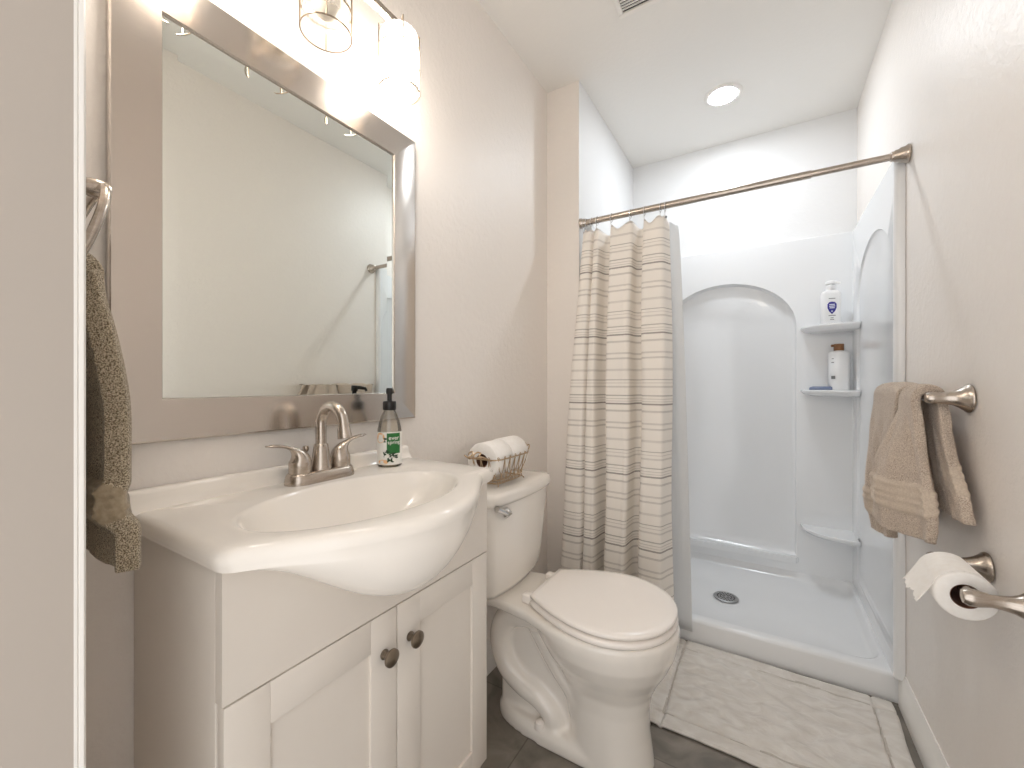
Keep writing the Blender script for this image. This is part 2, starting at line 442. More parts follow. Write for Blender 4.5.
# ------------------------------------------------------------------ shower surround and pan
def arch(u0, u1, z0, zs, za, n=20):
    """closed outline: up the near side, over the elliptical arch, down; (u,z)"""
    c = (u0 + u1) / 2; r = (u1 - u0) / 2
    return [(u0, z0)] + [(c - r * math.cos(PI * k / n), zs + (za - zs) * math.sin(PI * k / n)) for k in range(n + 1)] + [(u1, z0)]

def panel_with_arch(bm, P, u0, u1, z0, z1, A, depth, soft=0.02):
    """a sheet with a soft-edged arched recess; P(u,z,d) gives the point, d = depth into the wall"""
    n = len(A)
    cu = sum(p[0] for p in A) / n; cz = sum(p[1] for p in A) / n
    def shrink(k): return [(cu + (u - cu) * (1 - k / (abs(u1 - u0) * .45)), cz + (z - cz) * (1 - k / ((z1 - z0) * .45))) for u, z in A]
    rings2 = [(A, 0.0), (shrink(soft * .15), depth * .25), (shrink(soft * .45), depth * .72), (shrink(soft), depth)]
    R = loft(bm, [[P(u, z, d) for u, z in r] for r, d in rings2], True, False, True)
    # outer frame: a point of the rectangle boundary for every arch point
    out = []
    m = (n - 2)
    for i, (u, z) in enumerate(A):
        if i == 0: out.append((u0, z0))
        elif i == n - 1: out.append((u1, z0))
        else:
            t = (i - 1) / (m - 1)
            if t <= .25: out.append((u0, A[1][1] + (z1 - A[1][1]) * t / .25))
            elif t >= .75: out.append((u1, A[1][1] + (z1 - A[1][1]) * (1 - t) / .25))
            else: out.append((u0 + (u1 - u0) * (t - .25) / .5, z1))
    O = [bm.verts.new(P(u, z, 0)) for u, z in out]
    for i in range(n - 1):
        bm.faces.new((O[i], O[i + 1], R[0][i + 1], R[0][i]))
    bm.faces.new((O[-1], O[0], R[0][0], R[0][-1]))
    return O

XP = 0.364      # face of the right side panel
YP = 2.612      # face of the back panel
PAN_X0, PAN_X1, PAN_Y0 = XN + 0.002, XR - 0.002, 1.852
sur = thing('shower_surround', (-0.16, 2.6, 0.09), 'glossy white moulded shower wall surround with arched panels behind the curtain', 'shower surround')
b = B()
A = arch(-0.53, 0.137, 0.17, 1.37, 1.625)
panel_with_arch(b, lambda u, z, d: (u, YP + d, z), XN + .003, XR - .002, 0.088, 1.815, A, 0.036, 0.03)
box(b, (XN + .003, YP + .002, 1.80), (XR - .002, YB - .001, 1.818), .004)
obj('back_panel', b, M['acrylic'], sur, smooth=50)
b = B(); ledge = [(-0.55, .12), (-.545, .165), (.13, .165), (.15, .15), (.155, .12)]
prism(b, [(-0.56, 2.585), (.10, 2.585), (.14, 2.600), (.150, YP + .01), (-0.56, YP + .01)], 2, .135, .172, bev=.006)
obj('ledge', b, M['acrylic'], sur)
b = B()
A2 = arch(1.834, 2.50, 0.155, 1.42, 1.665)
panel_with_arch(b, lambda u, z, d: (XP + d, u, z), 1.83, YP + .02, 0.088, 1.815, A2, 0.009, 0.02)
box(b, (XP + .002, 1.84, 1.80), (XR - .001, YP + .03, 1.818), .004)
obj('side_panel', b, M['acrylic'], sur, smooth=50)
b = B()
A3 = arch(1.90, 2.50, 0.155, 1.40, 1.655)
panel_with_arch(b, lambda u, z, d: (XN + .022 - d, u, z), 1.86, YP + .02, 0.088, 1.815, A3, 0.014, 0.022)
box(b, (XN + .001, 1.86, 1.80), (XN + .021, YP + .03, 1.818), .004)
obj('side_panel', b, M['acrylic'], sur, smooth=50)
b = B()                                             # rounded front return of the right panel
prof = [(XR - .001, 1.812), (XP + .006, 1.812), (XP - .002, 1.818), (XP - .005, 1.827), (XP - .003, 1.838), (XP + .004, 1.845), (XR - .001, 1.845)]
prism(b, prof, 2, 0.10, 1.825, bev=.0)
obj('edge_trim', b, M['acrylic'], sur, smooth=60)
b = B()
prism(b, [(XN + .001, 1.845), (XN + .028, 1.845), (XN + .032, 1.86), (XN + .026, 1.872), (XN + .001, 1.872)], 2, 0.10, 1.825)
obj('edge_trim', b, M['acrylic'], sur, smooth=60)
def corner_shelf(z, r, th=0.03):
    b = B(); xc, yc = XP + .004, YP + .004
    n = 14
    def out(rr):
        pts = [(xc, yc)]
        for k in range(n + 1):
            a = PI / 2 * k / n
            pts.append((xc - rr * math.cos(a) ** .82, yc - rr * math.sin(a) ** .82 * .86))
        return pts
    rings = []
    for rr, zz in ((r * .80, z - th), (r * .93, z - th * .75), (r * .99, z - th * .35), (r, z - .006), (r * .992, z), (r * .965, z + .001), (r * .95, z - .004)):
        rings.append([(u, v, zz) for u, v in out(rr)])
    loft(b, rings)
    obj('corner_shelf', b, M['acrylic'], sur, smooth=55)
for z in (1.352, 1.036, 0.345): corner_shelf(z, 0.215)
b = B()                                             # column that carries the shelves
prism(b, [(.152, YP + .006), (.158, YP - .003), (.17, YP - .006), (XP, YP - .006), (XP, YP + .006)], 2, .09, 1.40)
b.free()

pan = thing('shower_pan', (-0.16, 2.25, 0), 'low white shower pan with a beige shaded front curb beside the bath mat', 'shower pan')
def rrect(x0, x1, y0, y1, r, n=6):
    P = []
    for cx, cy, a0 in ((x1 - r, y1 - r, 0), (x0 + r, y1 - r, 90), (x0 + r, y0 + r, 180), (x1 - r, y0 + r, 270)):
        for k in range(n + 1):
            a = math.radians(a0 + 90 * k / n); P.append((cx + r * math.cos(a), cy + r * math.sin(a)))
    return P
b = B()
x0, x1, y0, y1 = PAN_X0, PAN_X1, PAN_Y0, YB - .003
spec = [((x0, x1, y0, y1, .004), 0.0), ((x0, x1, y0 + .003, y1, .004), .080), ((x0 + .001, x1 - .001, y0 + .006, y1, .006), .089), ((x0 + .004, x1 - .004, y0 + .013, y1 - .002, .01), .093),
        ((x0 + .03, x1 - .03, y0 + .055, y1 - .035, .07), .092), ((x0 + .036, x1 - .036, y0 + .063, y1 - .042, .075), .088), ((x0 + .045, x1 - .046, y0 + .078, y1 - .052, .075), .062),
        ((x0 + .06, x1 - .062, y0 + .105, y1 - .07, .07), .050), ((x0 + .3, x1 - .3, y0 + .3, y1 - .3, .05), .043)]
loft(b, [[(u, v, z) for u, v in rrect(*r)] for r, z in spec])
obj('pan', b, M['acrylic'], pan, smooth=50)
b = B(); DX, DY, DZ = -.162, 2.225, .0455
lathe(b, [(.0, 0), (.052, 0), (.054, .003), (.05, .006), (.044, .006), (.042, .004), (0, .004)], (DX, DY, DZ), n=36)
dr = obj('drain_cover', b, M['drain'], pan)
b = B()
for ring, cnt in ((.012, 6), (.024, 12), (.036, 18)):
    for k in range(cnt):
        a = 2 * PI * k / cnt; lathe(b, [(.0036, 0), (.0036, .0006)], (DX + ring * math.cos(a), DY + ring * math.sin(a), DZ + .0042), n=10)
obj('drain_hole', b, M['hole'], dr)

# ------------------------------------------------------------------ shower rod, curtain, liner, rings
ROD_Y, ROD_Z = 1.772, 1.795
rod = thing('shower_rod', (-.16, ROD_Y, ROD_Z), 'brushed nickel telescoping shower curtain rod across the shower opening', 'curtain rod')
JX = 0.135
b = B(); lathe(b, [(.0135, 0), (.0135, JX - (XN + .001))], (XN + .001, ROD_Y, ROD_Z), (1, 0, 0), 24); obj('outer_tube', b, M['nickel'], rod)
b = B(); lathe(b, [(.0112, 0), (.0112, XR - JX - .001)], (JX, ROD_Y, ROD_Z), (1, 0, 0), 24); obj('inner_tube', b, M['nickel'], rod)
prof = [(0, 0), (.028, 0), (.029, .004), (.026, .008), (.024, .012), (.0225, .022), (.019, .026), (.018, .034), (.0155, .037), (.0155, .044), (.012, .046)]
b = B(); lathe(b, prof, (XR - .001, ROD_Y, ROD_Z), (-1, 0, 0), 32); obj('end_flange', b, M['nickel'], rod)
b = B(); lathe(b, [(.0, 0), (.0225, 0), (.023, .006), (.019, .012), (.017, .03), (.0145, .034)], (XN + .001, ROD_Y, ROD_Z), (1, 0, 0), 32); obj('end_flange', b, M['nickel'], rod)

def cloth(name, mat, P, nu, nv, uvf=None, th=0.0, label=None, cat=None, parent=None, loc=None, smooth=180, group=None):
    """grid surface P(u,v); solid if th > 0"""
    b = B(); G = [[b.verts.new(P(i / nu, j / nv)) for i in range(nu + 1)] for j in range(nv + 1)]
    uvl = b.loops.layers.uv.new('UVMap')
    for j in range(nv):
        for i in range(nu):
            f = b.faces.new((G[j][i], G[j][i + 1], G[j + 1][i + 1], G[j + 1][i]))
            if uvf:
                for lp, (a, c) in zip(f.loops, ((i, j), (i + 1, j), (i + 1, j + 1), (i, j + 1))): lp[uvl].uv = uvf(a / nu, c / nv)
    if th:
        def su(o):
            m = o.modifiers.new('s', 'SOLIDIFY'); m.thickness = th; m.offset = 0
        b = baked(b, su)
    o = obj(name, b, mat, parent, loc=loc, smooth=smooth, recalc=bool(th))
    if label: tag(o, label, cat, group)
    return o

# curtain: control columns (arc fraction u): x at the top, x at the bottom, y at the top, y at the bottom
FOLD = [  # u, x_top, y_top, x_bot, y_bot
 (.00, -.706, 1.790, -.792, 1.720), (.03, -.702, 1.768, -.784, 1.672), (.09, -.686, 1.756, -.738, 1.660), (.145, -.668, 1.760, -.694, 1.664),
 (.165, -.660, 1.784, -.684, 1.694), (.185, -.654, 1.768, -.676, 1.668), (.225, -.643, 1.760, -.648, 1.664), (.255, -.632, 1.768, -.626, 1.672),
 (.28, -.620, 1.822, -.614, 1.766), (.31, -.592, 1.828, -.588, 1.778), (.335, -.582, 1.776, -.580, 1.690), (.37, -.574, 1.756, -.572, 1.662), (.44, -.548, 1.752, -.548, 1.656), (.51, -.504, 1.754, -.512, 1.656),
 (.555, -.478, 1.762, -.488, 1.664), (.58, -.470, 1.814, -.478, 1.754), (.61, -.445, 1.822, -.449, 1.766), (.64, -.436, 1.776, -.438, 1.690), (.68, -.428, 1.760, -.424, 1.664),
 (.76, -.398, 1.754, -.384, 1.658), (.84, -.364, 1.756, -.348, 1.660), (.885, -.352, 1.764, -.340, 1.672), (.94, -.343, 1.790, -.328, 1.712), (1.0, -.337, 1.808, -.314, 1.748)]
def interp(tab, u):
    n = len(tab)
    for i in range(n - 1):
        if u <= tab[i + 1][0] + 1e-9: break
    a, c = tab[i], tab[i + 1]; p = tab[max(i - 1, 0)]; q = tab[min(i + 2, n - 1)]
    t = (u - a[0]) / (c[0] - a[0]); h = c[0] - a[0]; r = []
    for k in range(1, len(a)):
        m0 = (c[k] - p[k]) / (c[0] - p[0]) if c[0] != p[0] else 0
        m1 = (q[k] - a[k]) / (q[0] - a[0]) if q[0] != a[0] else 0
        t2, t3 = t * t, t ** 3
        r.append((2 * t3 - 3 * t2 + 1) * a[k] + (t3 - 2 * t2 + t) * h * m0 + (-2 * t3 + 3 * t2) * c[k] + (t3 - t2) * h * m1)
    return r
CT, CB = 1.755, 0.055
HOOK_U = [.015, .08, .15, .235, .37, .53, .66, .83, .90]
def sag(u):
    d = min(abs(u - h) for h in HOOK_U); return .055 * (1 - math.cos(min(d, .085) / .085 * PI)) * .5
def curtain_pt(u, v):
    xt, yt, xb, yb = interp(FOLD, u)
    k = v ** 0.8; g = .55 + .45 * sstep(0, .25, v)
    zt = CT - sag(u) * .42
    ym = 1.770
    y = (ym + (yt - ym) * (.8 + .2 * g)) * (1 - k) + yb * k
    x = xt * (1 - k) + xb * k + .004 * math.sin(9 * v + 5 * u)
    y += .006 * math.sin(13 * v + 14 * u) * v * (1 - v) * 2
    return (x, y, zt + (CB - zt) * v)
cloth('shower_curtain', M['curtain'], curtain_pt, 230, 110,
      uvf=lambda u, v: (u, (v * (CT - CB) - .195 + sag(u) * .42 * (1 - v)) / .288 + 10), th=0.0014,
      label='off-white shower curtain with thin grey horizontal stripes bunched beside the toilet', cat='shower curtain', loc=(-.55, 1.70, CB))
def liner_pt(u, v):
    x = -.60 + .282 * u + (.03 + .026 * u) * v ** .7
    y = 1.836 + .006 * math.sin(u * 26) * (1 - .3 * v) + .016 * v - .022 * sstep(.88, 1, v) * 0
    if u > .8: x += (u - .8) * .03
    zt = 1.748 - .02 * abs(math.sin(u * 14)); zb = .050
    y = min(y, 1.846)
    return (x, y - .01 * v, zt + (zb - zt) * v)
cloth('shower_liner', M['liner'], liner_pt, 90, 40, th=0.0008,
      label='translucent white plastic shower liner hanging behind the striped curtain', cat='shower liner', loc=(-.42, 1.8, .1))

for i, u in enumerate(HOOK_U):
    x = interp(FOLD, u)[0]
    lab = ['first from the nib wall, next to the end flange', 'second from the nib wall, crowded against the first', 'third from the nib wall, last of the crowded ones',
           'fourth from the nib wall, above the deep dark fold', 'fifth from the nib wall, where the wide smooth fold begins', 'sixth from the nib wall, past the wide smooth fold',
           'seventh from the nib wall, just past the narrow shaded fold', 'eighth from the nib wall, second from the free edge', 'last hook on the rod, at the free edge of the curtain'][i]
    r = thing('curtain_hook', (x, ROD_Y, ROD_Z), 'small steel curtain hook: ' + lab, 'curtain hook', 'curtain hooks on the shower rod')
    b = B(); P = [(x + .002 * math.sin(t), ROD_Y + .0185 * math.cos(t), ROD_Z - .003 + .0185 * math.sin(t)) for t in [2 * PI * k / 26 for k in range(26)]]
    tube(b, P, .0016, 6, closed=True)
    tube(b, [(x, ROD_Y - .004, ROD_Z - .021), (x, ROD_Y - .011, ROD_Z - .032), (x, ROD_Y - .006, ROD_Z - .046), (x, ROD_Y + .006, ROD_Z - .044)], .0014, 6)
    obj('ring', b, M['chrome'], r)
    b = B(); lathe(b, [(0, -.0055), (.004, -.004), (.0055, 0), (.004, .004), (0, .0055)], (x, ROD_Y + .008, ROD_Z - .044), n=10); obj('bead', b, M['grey'], r)

# ------------------------------------------------------------------ vanity cabinet
VY0, VY1, VXF, VZT = 0.254, 0.834, -0.582, 0.832
van = thing('vanity_cabinet', (-.73, .544, 0), 'white two-door shaker vanity cabinet standing under the sink top', 'vanity')
XD = VXF - .018                                      # doors and the fixed top panel lie in one plane in front of the carcass
b = B()
box(b, (XL + .004, VY0, 0.0), (XD - .001, VY0 + .016, VZT), .0008); box(b, (XL + .004, VY1 - .016, 0.0), (XD - .001, VY1, VZT), .0008)
box(b, (XL + .004, VY0 + .016, .10), (XD - .02, VY1 - .016, .116)); box(b, (XL + .004, VY0 + .016, .1), (XL + .01, VY1 - .016, VZT))
box(b, (XD - .02, VY0 + .016, .10), (XD - .002, VY1 - .016, .66)); box(b, (XD - .02, VY0 + .016, .655), (XD - .001, VY1 - .016, .69))
obj('carcass', b, M['cabinet'], van)
b = B(); box(b, (XD - .08, VY0 + .017, 0), (XD - .065, VY1 - .017, .1)); obj('toe_kick', b, M['cabinet'], van)
def door(y0, y1, ky):
    z0, z1, st, rl = .150, .6555, .058, .058
    x0, x1 = XD + .0005, VXF
    b = B()
    for a, c in (((y0, z0), (y0 + st, z1)), ((y1 - st, z0), (y1, z1)), ((y0 + st, z0), (y1 - st, z0 + rl)), ((y0 + st, z1 - rl), (y1 - st, z1))):
        box(b, (x0, a[0], a[1]), (x1, c[0], c[1]), .0008, 2)
    d = obj('door', b, M['cabinet'], van)
    b = B(); box(b, (x0 + .001, y0 + st - .003, z0 + rl - .003), (x1 - .0055, y1 - st + .003, z1 - rl + .003)); obj('door_panel', b, M['cabinet'], d)
    b = B(); lathe(b, [(0, 0), (.0085, 0), (.009, .002), (.006, .004), (.005, .010), (.0065, .014), (.0135, .0165), (.0155, .019), (.0152, .0225), (.011, .0255), (0, .0275)], (x1, ky, .583), (1, 0, 0), 28)
    o = obj('knob', b, M['dark_nickel'], d)
door(VY0 + .002, .5425, .513); door(.5455, VY1 - .001, .576)

# sink top: one moulded piece
ZT = 0.862
CX, CY, AX, AY = -.634, .517, .131, .212
XFR = -.562
def bump(y):
    s = (y - .520) / .275
    return (0.5 * (1 + math.cos(PI * s))) ** .60 if abs(s) < 1 else 0.0
def xfront(y): return XFR + .126 * bump(y)
SY0, SY1, SXB = .243, .846, XL + .002
def outline(n=160):
    pts = []
    rc = .014
    P = []
    for k in range(61):
        y = SY0 + rc + (SY1 - SY0 - 2 * rc) * k / 60; P.append((xfront(y), y))
    poly = [(SXB, SY0), (XFR - rc, SY0), (XFR - rc * .3, SY0 + rc * .3)] + P + [(XFR - rc * .3, SY1 - rc * .3), (XFR - rc, SY1), (SXB, SY1)]
    out = []
    for k in range(n):
        a = 2 * PI * k / n; dx, dy = math.cos(a), math.sin(a); best = None
        for i in range(len(poly)):
            p, q = poly[i], poly[(i + 1) % len(poly)]
            ex, ey = q[0] - p[0], q[1] - p[1]; den = dx * ey - dy * ex
            if abs(den) < 1e-12: continue
            t = ((p[0] - CX) * ey - (p[1] - CY) * ex) / den; s = ((p[0] - CX) * dy - (p[1] - CY) * dx) / den
            if t > 0 and -1e-6 <= s <= 1 + 1e-6 and (best is None or t > best): best = t
        out.append((CX + best * dx, CY + best * dy))
    return out
OUT = outline()
def inset(p, d):
    v = Vector((p[0] - CX, p[1] - CY)); L = v.length; v *= (L - d) / L; return (CX + v.x, CY + v.y)
def bowlring(s, z):
    r = []
    for p in OUT:
        a = math.atan2((p[1] - CY) / AY, (p[0] - CX) / AX)
        r.append((CX + AX * s * math.cos(a) - .02 * (1 - s), CY + AY * s * math.sin(a), z))
    return r
rings = []
D = .112
for s_ in (.08, .2, .32, .44, .56, .67, .77, .85, .91, .955, .985):
    rings.append(bowlring(s_, ZT - .001 - D * (1 - s_ ** 2.3) ** .85))
rings.append(bowlring(1.005, ZT - .0022)); rings.append(bowlring(1.025, ZT - .0006)); rings.append(bowlring(1.05, ZT))
rings.append([(*inset(p, .016), ZT) for p in OUT]); rings.append([(*inset(p, .008), ZT - .002) for p in OUT]); rings.append([(*inset(p, .002), ZT - .007) for p in OUT])
rings.append([(*p, ZT - .014) for p in OUT]); rings.append([(*inset(p, .001), ZT - .022) for p in OUT]); rings.append([(*inset(p, .004), ZT - .0295) for p in OUT])
BH = .128
for q in range(1, 11):
    ph = PI / 2 * q / 10; r = []
    for p in OUT:
        p2 = inset(p, .004)
        if p2[0] > VXF + .004:
            bb = bump(p2[1]); x = VXF + .0005 + (p2[0] - VXF) * math.cos(ph) ** .75; r.append((x, p2[1], ZT - .0295 - BH * bb ** 1.6 * math.sin(ph) ** 1.1))
        else: r.append((p2[0], p2[1], ZT - .0297))
    rings.append(r)
b = B()                                              # fixed panel above the doors, cut away where the basin passes through
cut = [(VY1 + (VY0 - VY1) * k / 60) for k in range(61)]
prism(b, [(VY0, .6585), (VY1, .6585)] + [(y, min(VZT, ZT - .0295 - BH * bump(y) ** 1.6 + .005)) for y in cut], 0, XD, VXF)
obj('top_panel', b, M['cabinet'], van)
sink = thing('sink_top', (-.7, .544, VZT), 'glossy white one-piece sink top with bulging oval basin on the vanity', 'sink')
b = B(); loft(b, rings, True, True, False)
# close the underside behind the cabinet front
obj('basin', b, M['marble'], sink, smooth=60)
b = B()                                              # backsplash with a coved foot
prism(b, [(SXB, ZT - .004), (SXB + .034, ZT - .003), (SXB + .030, ZT + .0025), (SXB + .025, ZT + .008), (SXB + .0215, ZT + .016), (SXB + .020, ZT + .024), (SXB + .017, ZT + .029), (SXB + .012, ZT + .031), (SXB, ZT + .031)], 1, SY0 + .001, SY1 - .002)
obj('backsplash', b, M['marble'], sink, smooth=60)
b = B(); lathe(b, [(0, 0), (.021, 0), (.022, .002), (.017, .003), (.015, .0055), (0, .007)], (CX - .018, CY, ZT - D - .0015), n=28); obj('drain', b, M['nickel'], sink)

# faucet
FX, FY, FZ = -.815, .546, ZT - .0005
fau = thing('faucet', (FX, FY, FZ), 'brushed nickel two-handle faucet with a gooseneck spout on the sink deck', 'faucet')
b = B()
def stadium(hx, hy, z, n=10):
    P = []
    for sgn, a0 in ((1, 0), (-1, 180)):
        for k in range(n + 1):
            a = math.radians(a0 + 180 * k / n); P.append((FX + hx * math.cos(a), FY + sgn * (hy - hx) + hx * math.sin(a), z))
    return P
loft(b, [stadium(.028, .077, FZ), stadium(.028, .077, FZ + .005), stadium(.0255, .074, FZ + .018), stadium(.023, .071, FZ + .022), stadium(.012, .058, FZ + .0235)])
obj('base_plate', b, M['nickel'], fau, smooth=50)
b = B(); z0 = FZ + .022
lathe(b, [(.0215, 0), (.0215, .005), (.020, .012), (.0175, .03), (.015, .048), (.0142, .053), (.012, .055)], (FX, FY, z0), n=32)
obj('spout_hub', b, M['nickel'], fau)
b = B(); r = .0375; zc = z0 + .098
P = [(FX, FY, z0 + .05), (FX, FY, z0 + .075)] + [(FX + r - r * math.cos(PI * k / 16 * .93), FY, zc + r * math.sin(PI * k / 16 * .93)) for k in range(17)]
P += [(P[-1][0] + .003, FY, P[-1][2] - .020)]
tube(b, P, .0112, 18); sp = obj('spout', b, M['nickel'], fau)
e = Vector(P[-1]); d = (Vector(P[-1]) - Vector(P[-3])).normalized()
b = B(); lathe(b, [(.0115, -.004), (.0125, 0), (.0142, .016), (.0142, .019), (.011, .0195), (.010, .014)], e - d * .004, d, 24); obj('aerator', b, M['nickel'], sp)
for s in (-1, 1):
    hy = FY + s * .047; b = B()
    # handle: a flared hub that sweeps up into a thin lever pointing outwards
    rings_ = []
    spine = catmull([(0, 0, 0), (0, 0, .016), (0, .001, .030), (0, .007, .042), (0, .019, .052), (0, .040, .0595), (0, .068, .0625)], 5)
    m_ = len(spine)
    for i, p in enumerate(spine):
        t = i / (m_ - 1)
        a = spine[max(i - 1, 0)]; c = spine[min(i + 1, m_ - 1)]; tg = (c - a).normalized()
        nx = Vector((1, 0, 0)); ny = nx.cross(tg)
        wx = .0215 - (.0215 - .0075) * sstep(.15, .80, t); wy = .0215 - (.0215 - .0032) * sstep(.22, .74, t)
        if t > .96: wx *= .6; wy *= .6
        rings_.append([Vector((FX, hy, z0)) + Vector((q.x, q.y * s, q.z)) for q in [p + nx * (wx * math.cos(2 * PI * k / 18)) + ny * (wy * math.sin(2 * PI * k / 18)) for k in range(18)]])
    loft(b, rings_)
    obj('handle', b, M['nickel'], fau, smooth=70)
b = B(); lathe(b, [(.0028, 0), (.0028, .046), (.0055, .049), (.0068, .054), (.0055, .0595), (0, .061)], (FX - .027, FY - .018, FZ + .012), n=16); obj('lift_rod', b, M['nickel'], fau)

# soap dispenser
def text_mesh(body, size, depth=.0004):
    c = bpy.data.curves.new('t', 'FONT'); c.body = body; c.size = size; c.extrude = depth; c.align_x = 'CENTER'; c.align_y = 'CENTER'
    o = bpy.data.objects.new('t', c); COL.objects.link(o)
    dg = bpy.context.evaluated_depsgraph_get(); dg.update()
    me = bpy.data.meshes.new_from_object(o.evaluated_get(dg)); bm = bmesh.new(); bm.from_mesh(me)
    bpy.data.objects.remove(o); bpy.data.curves.remove(c); bpy.data.meshes.remove(me); return bm
def wrap(bm, cx, cy, R, ang0, z0):
    """lay flat x-y shapes on a cylinder: x -> arc, y -> height"""
    for v in bm.verts:
        a = ang0 + v.co.x / R; rr = R + .0006 + v.co.z
        v.co = Vector((cx + rr * math.cos(a), cy + rr * math.sin(a), z0 + v.co.y))
def patch(w_, h_, n=14):
    bm = B(); G = [[bm.verts.new((-w_ / 2 + w_ * i / n, -h_ / 2 + h_ * j / 2, 0)) for i in range(n + 1)] for j in range(3)]
    for j in range(2):
        for i in range(n): bm.faces.new((G[j][i], G[j][i + 1], G[j + 1][i + 1], G[j + 1][i]))
    return bm
def shape_patch(pts):
    bm = B(); bm.faces.new([bm.verts.new((x, y, 0)) for x, y in pts]); return bm
SX, SYY, SZ = -.806, .728, ZT
soap = thing('soap_dispenser', (SX, SYY, SZ), 'clear soap pump bottle with black pump and green floral label by the backsplash', 'soap dispenser')
RB = .0295
b = B(); lathe(b, [(0, 0), (.027, 0), (RB, .004), (RB, .082), (.0283, .094), (.0255, .107), (.0215, .120), (.0175, .130), (.0145, .136), (.013, .142), (0, .142)], (SX, SYY, SZ), n=40)
bot = obj('bottle', b, M['soap'], soap, smooth=60)
b = B(); lathe(b, [(0, .002), (.025, .002), (.0275, .006), (.0275, .066), (0, .066)], (SX, SYY, SZ), n=32); obj('liquid', b, glassy('soap_liquid', (.93, .88, .78, 1), .05), bot)
a0 = math.atan2(0 - SYY, 0 - SX)
b = patch(.086, .080, 30); wrap(b, SX, SYY, RB, a0 - .1, SZ + .046); lab = obj('label', b, M['label'], soap)
b = patch(.034, .050, 16)
for v in b.verts: v.co.z += .0004
wrap(b, SX, SYY, RB, a0 + .36, SZ + .0585); obj('green_panel', b, M['green_label'], lab)
for txt, zz, sz in (('ever', .0715, .0145), ('spring', .061, .0125)):
    b = text_mesh(txt, sz)
    for v in b.verts: v.co.z += .0008
    wrap(b, SX, SYY, RB, a0 + .36, SZ + zz); obj('lettering', b, M['label'], lab)
rnd = random.Random(3)
for (ax, zz, ww, hh, mm) in ((-.80, .072, .026, .026, 'peach'), (-.55, .013, .026, .012, 'peach'), (-.30, .014, .012, .009, 'peach')):
    pts = [(ww / 2 * math.cos(2 * PI * k / 12), hh / 2 * math.sin(2 * PI * k / 12)) for k in range(12)]
    b = shape_patch(pts)
    for v in b.verts: v.co.z += .0005
    wrap(b, SX, SYY, RB, a0 + ax, SZ + zz); obj('flower', b, M[mm], lab)
for (ax, zz) in ((-.35, .066), (-.42, .030), (-.2, .038), (.05, .028), (.3, .030), (.55, .024), (-.05, .016), (.2, .016)):
    for q in range(2):
        an = rnd.uniform(0, 6.28); pts = [(.0048 * math.cos(t) * math.cos(an) - .0022 * math.sin(t) * math.sin(an), .0048 * math.cos(t) * math.sin(an) + .0022 * math.sin(t) * math.cos(an)) for t in [2 * PI * k / 10 for k in range(10)]]
        b = shape_patch(pts)
        for v in b.verts: v.co.z += .0007; v.co.x += rnd.uniform(-.003, .003); v.co.y += q * .004
        wrap(b, SX, SYY, RB, a0 + ax, SZ + zz); obj('leaf_print', b, M['leaf'], lab)
b = B(); lathe(b, [(0, .139), (.0155, .139), (.0165, .141), (.0165, .158), (.015, .161), (.0075, .162), (.006, .163), (.006, .181), (0, .181)], (SX, SYY, SZ), n=28); pump = obj('pump_collar', b, M['black'], soap)
b = B(); lathe(b, [(0, .179), (.0075, .179), (.0085, .181), (.0085, .191), (.0065, .194), (0, .194)], (SX, SYY, SZ), n=20)
dn = Vector((.75, .66, 0)).normalized(); dn = Vector((-.55, .83, 0)).normalized()
tube(b, [Vector((SX, SYY, SZ + .188)) - dn * .008, Vector((SX, SYY, SZ + .189)) + dn * .012, Vector((SX, SYY, SZ + .187)) + dn * .027, Vector((SX, SYY, SZ + .181)) + dn * .031], lambda t: .0055 - .002 * t, 12)
obj('pump_head', b, M['black'], pump)

# ------------------------------------------------------------------ framed mirror
MY0, MY1, MZ0, MZ1 = .221, .881, .968, 1.768
IY0, IY1, IZ0, IZ1 = .290, .801, 1.042, 1.694
mir = thing('wall_mirror', (XL, .55, MZ0), 'large rectangular mirror in a wide brushed metal frame above the sink', 'mirror')
XB_ = XL + .001; XO, XI = XL + .014, XL + .010
def rail(name, O0, O1, I0, I1, mat):
    """mitred frame member: outer edge O0-O1, inner edge I0-I1 given as (y,z)"""
    b = B()
    def ring(o, i):
        o = Vector(o); i = Vector(i); L = (i - o).length; u = (i - o) / L
        f = lambda s, x: (x, *(o + u * (L * s)))
        return [f(0, XB_), f(0, XO - .003), f(.02, XO - .0008), f(.045, XO), f(.95, XI + .002), f(.975, XI + .002), f(1.0, XI - .001), f(1.0, XB_)]
    loft(b, [ring(O0, I0), ring(O1, I1)])
    return obj(name, b, mat, mir, smooth=25)
oc = [(MY0, MZ0), (MY1, MZ0), (MY1, MZ1), (MY0, MZ1)]; ic = [(IY0, IZ0), (IY1, IZ0), (IY1, IZ1), (IY0, IZ1)]
rail('frame_rail', oc[0], oc[1], ic[0], ic[1], M['frame_h']); rail('frame_stile', oc[1], oc[2], ic[1], ic[2], M['frame_v'])
rail('frame_rail', oc[2], oc[3], ic[2], ic[3], M['frame_h']); rail('frame_stile', oc[3], oc[0], ic[3], ic[0], M['frame_v'])
b = B(); g = .022; XG = XL + .0075
o4 = [(XG - .0012, y, z) for y, z in ((IY0 - .004, IZ0 - .004), (IY1 + .004, IZ0 - .004), (IY1 + .004, IZ1 + .004), (IY0 - .004, IZ1 + .004))]
i4 = [(XG, y, z) for y, z in ((IY0 + g, IZ0 + g), (IY1 - g, IZ0 + g), (IY1 - g, IZ1 - g), (IY0 + g, IZ1 - g))]
bk = [(XL + .003, p[1], p[2]) for p in o4]
loft(b, [bk, o4, i4]); obj('mirror_glass', b, M['mirror'], mir, smooth=0)

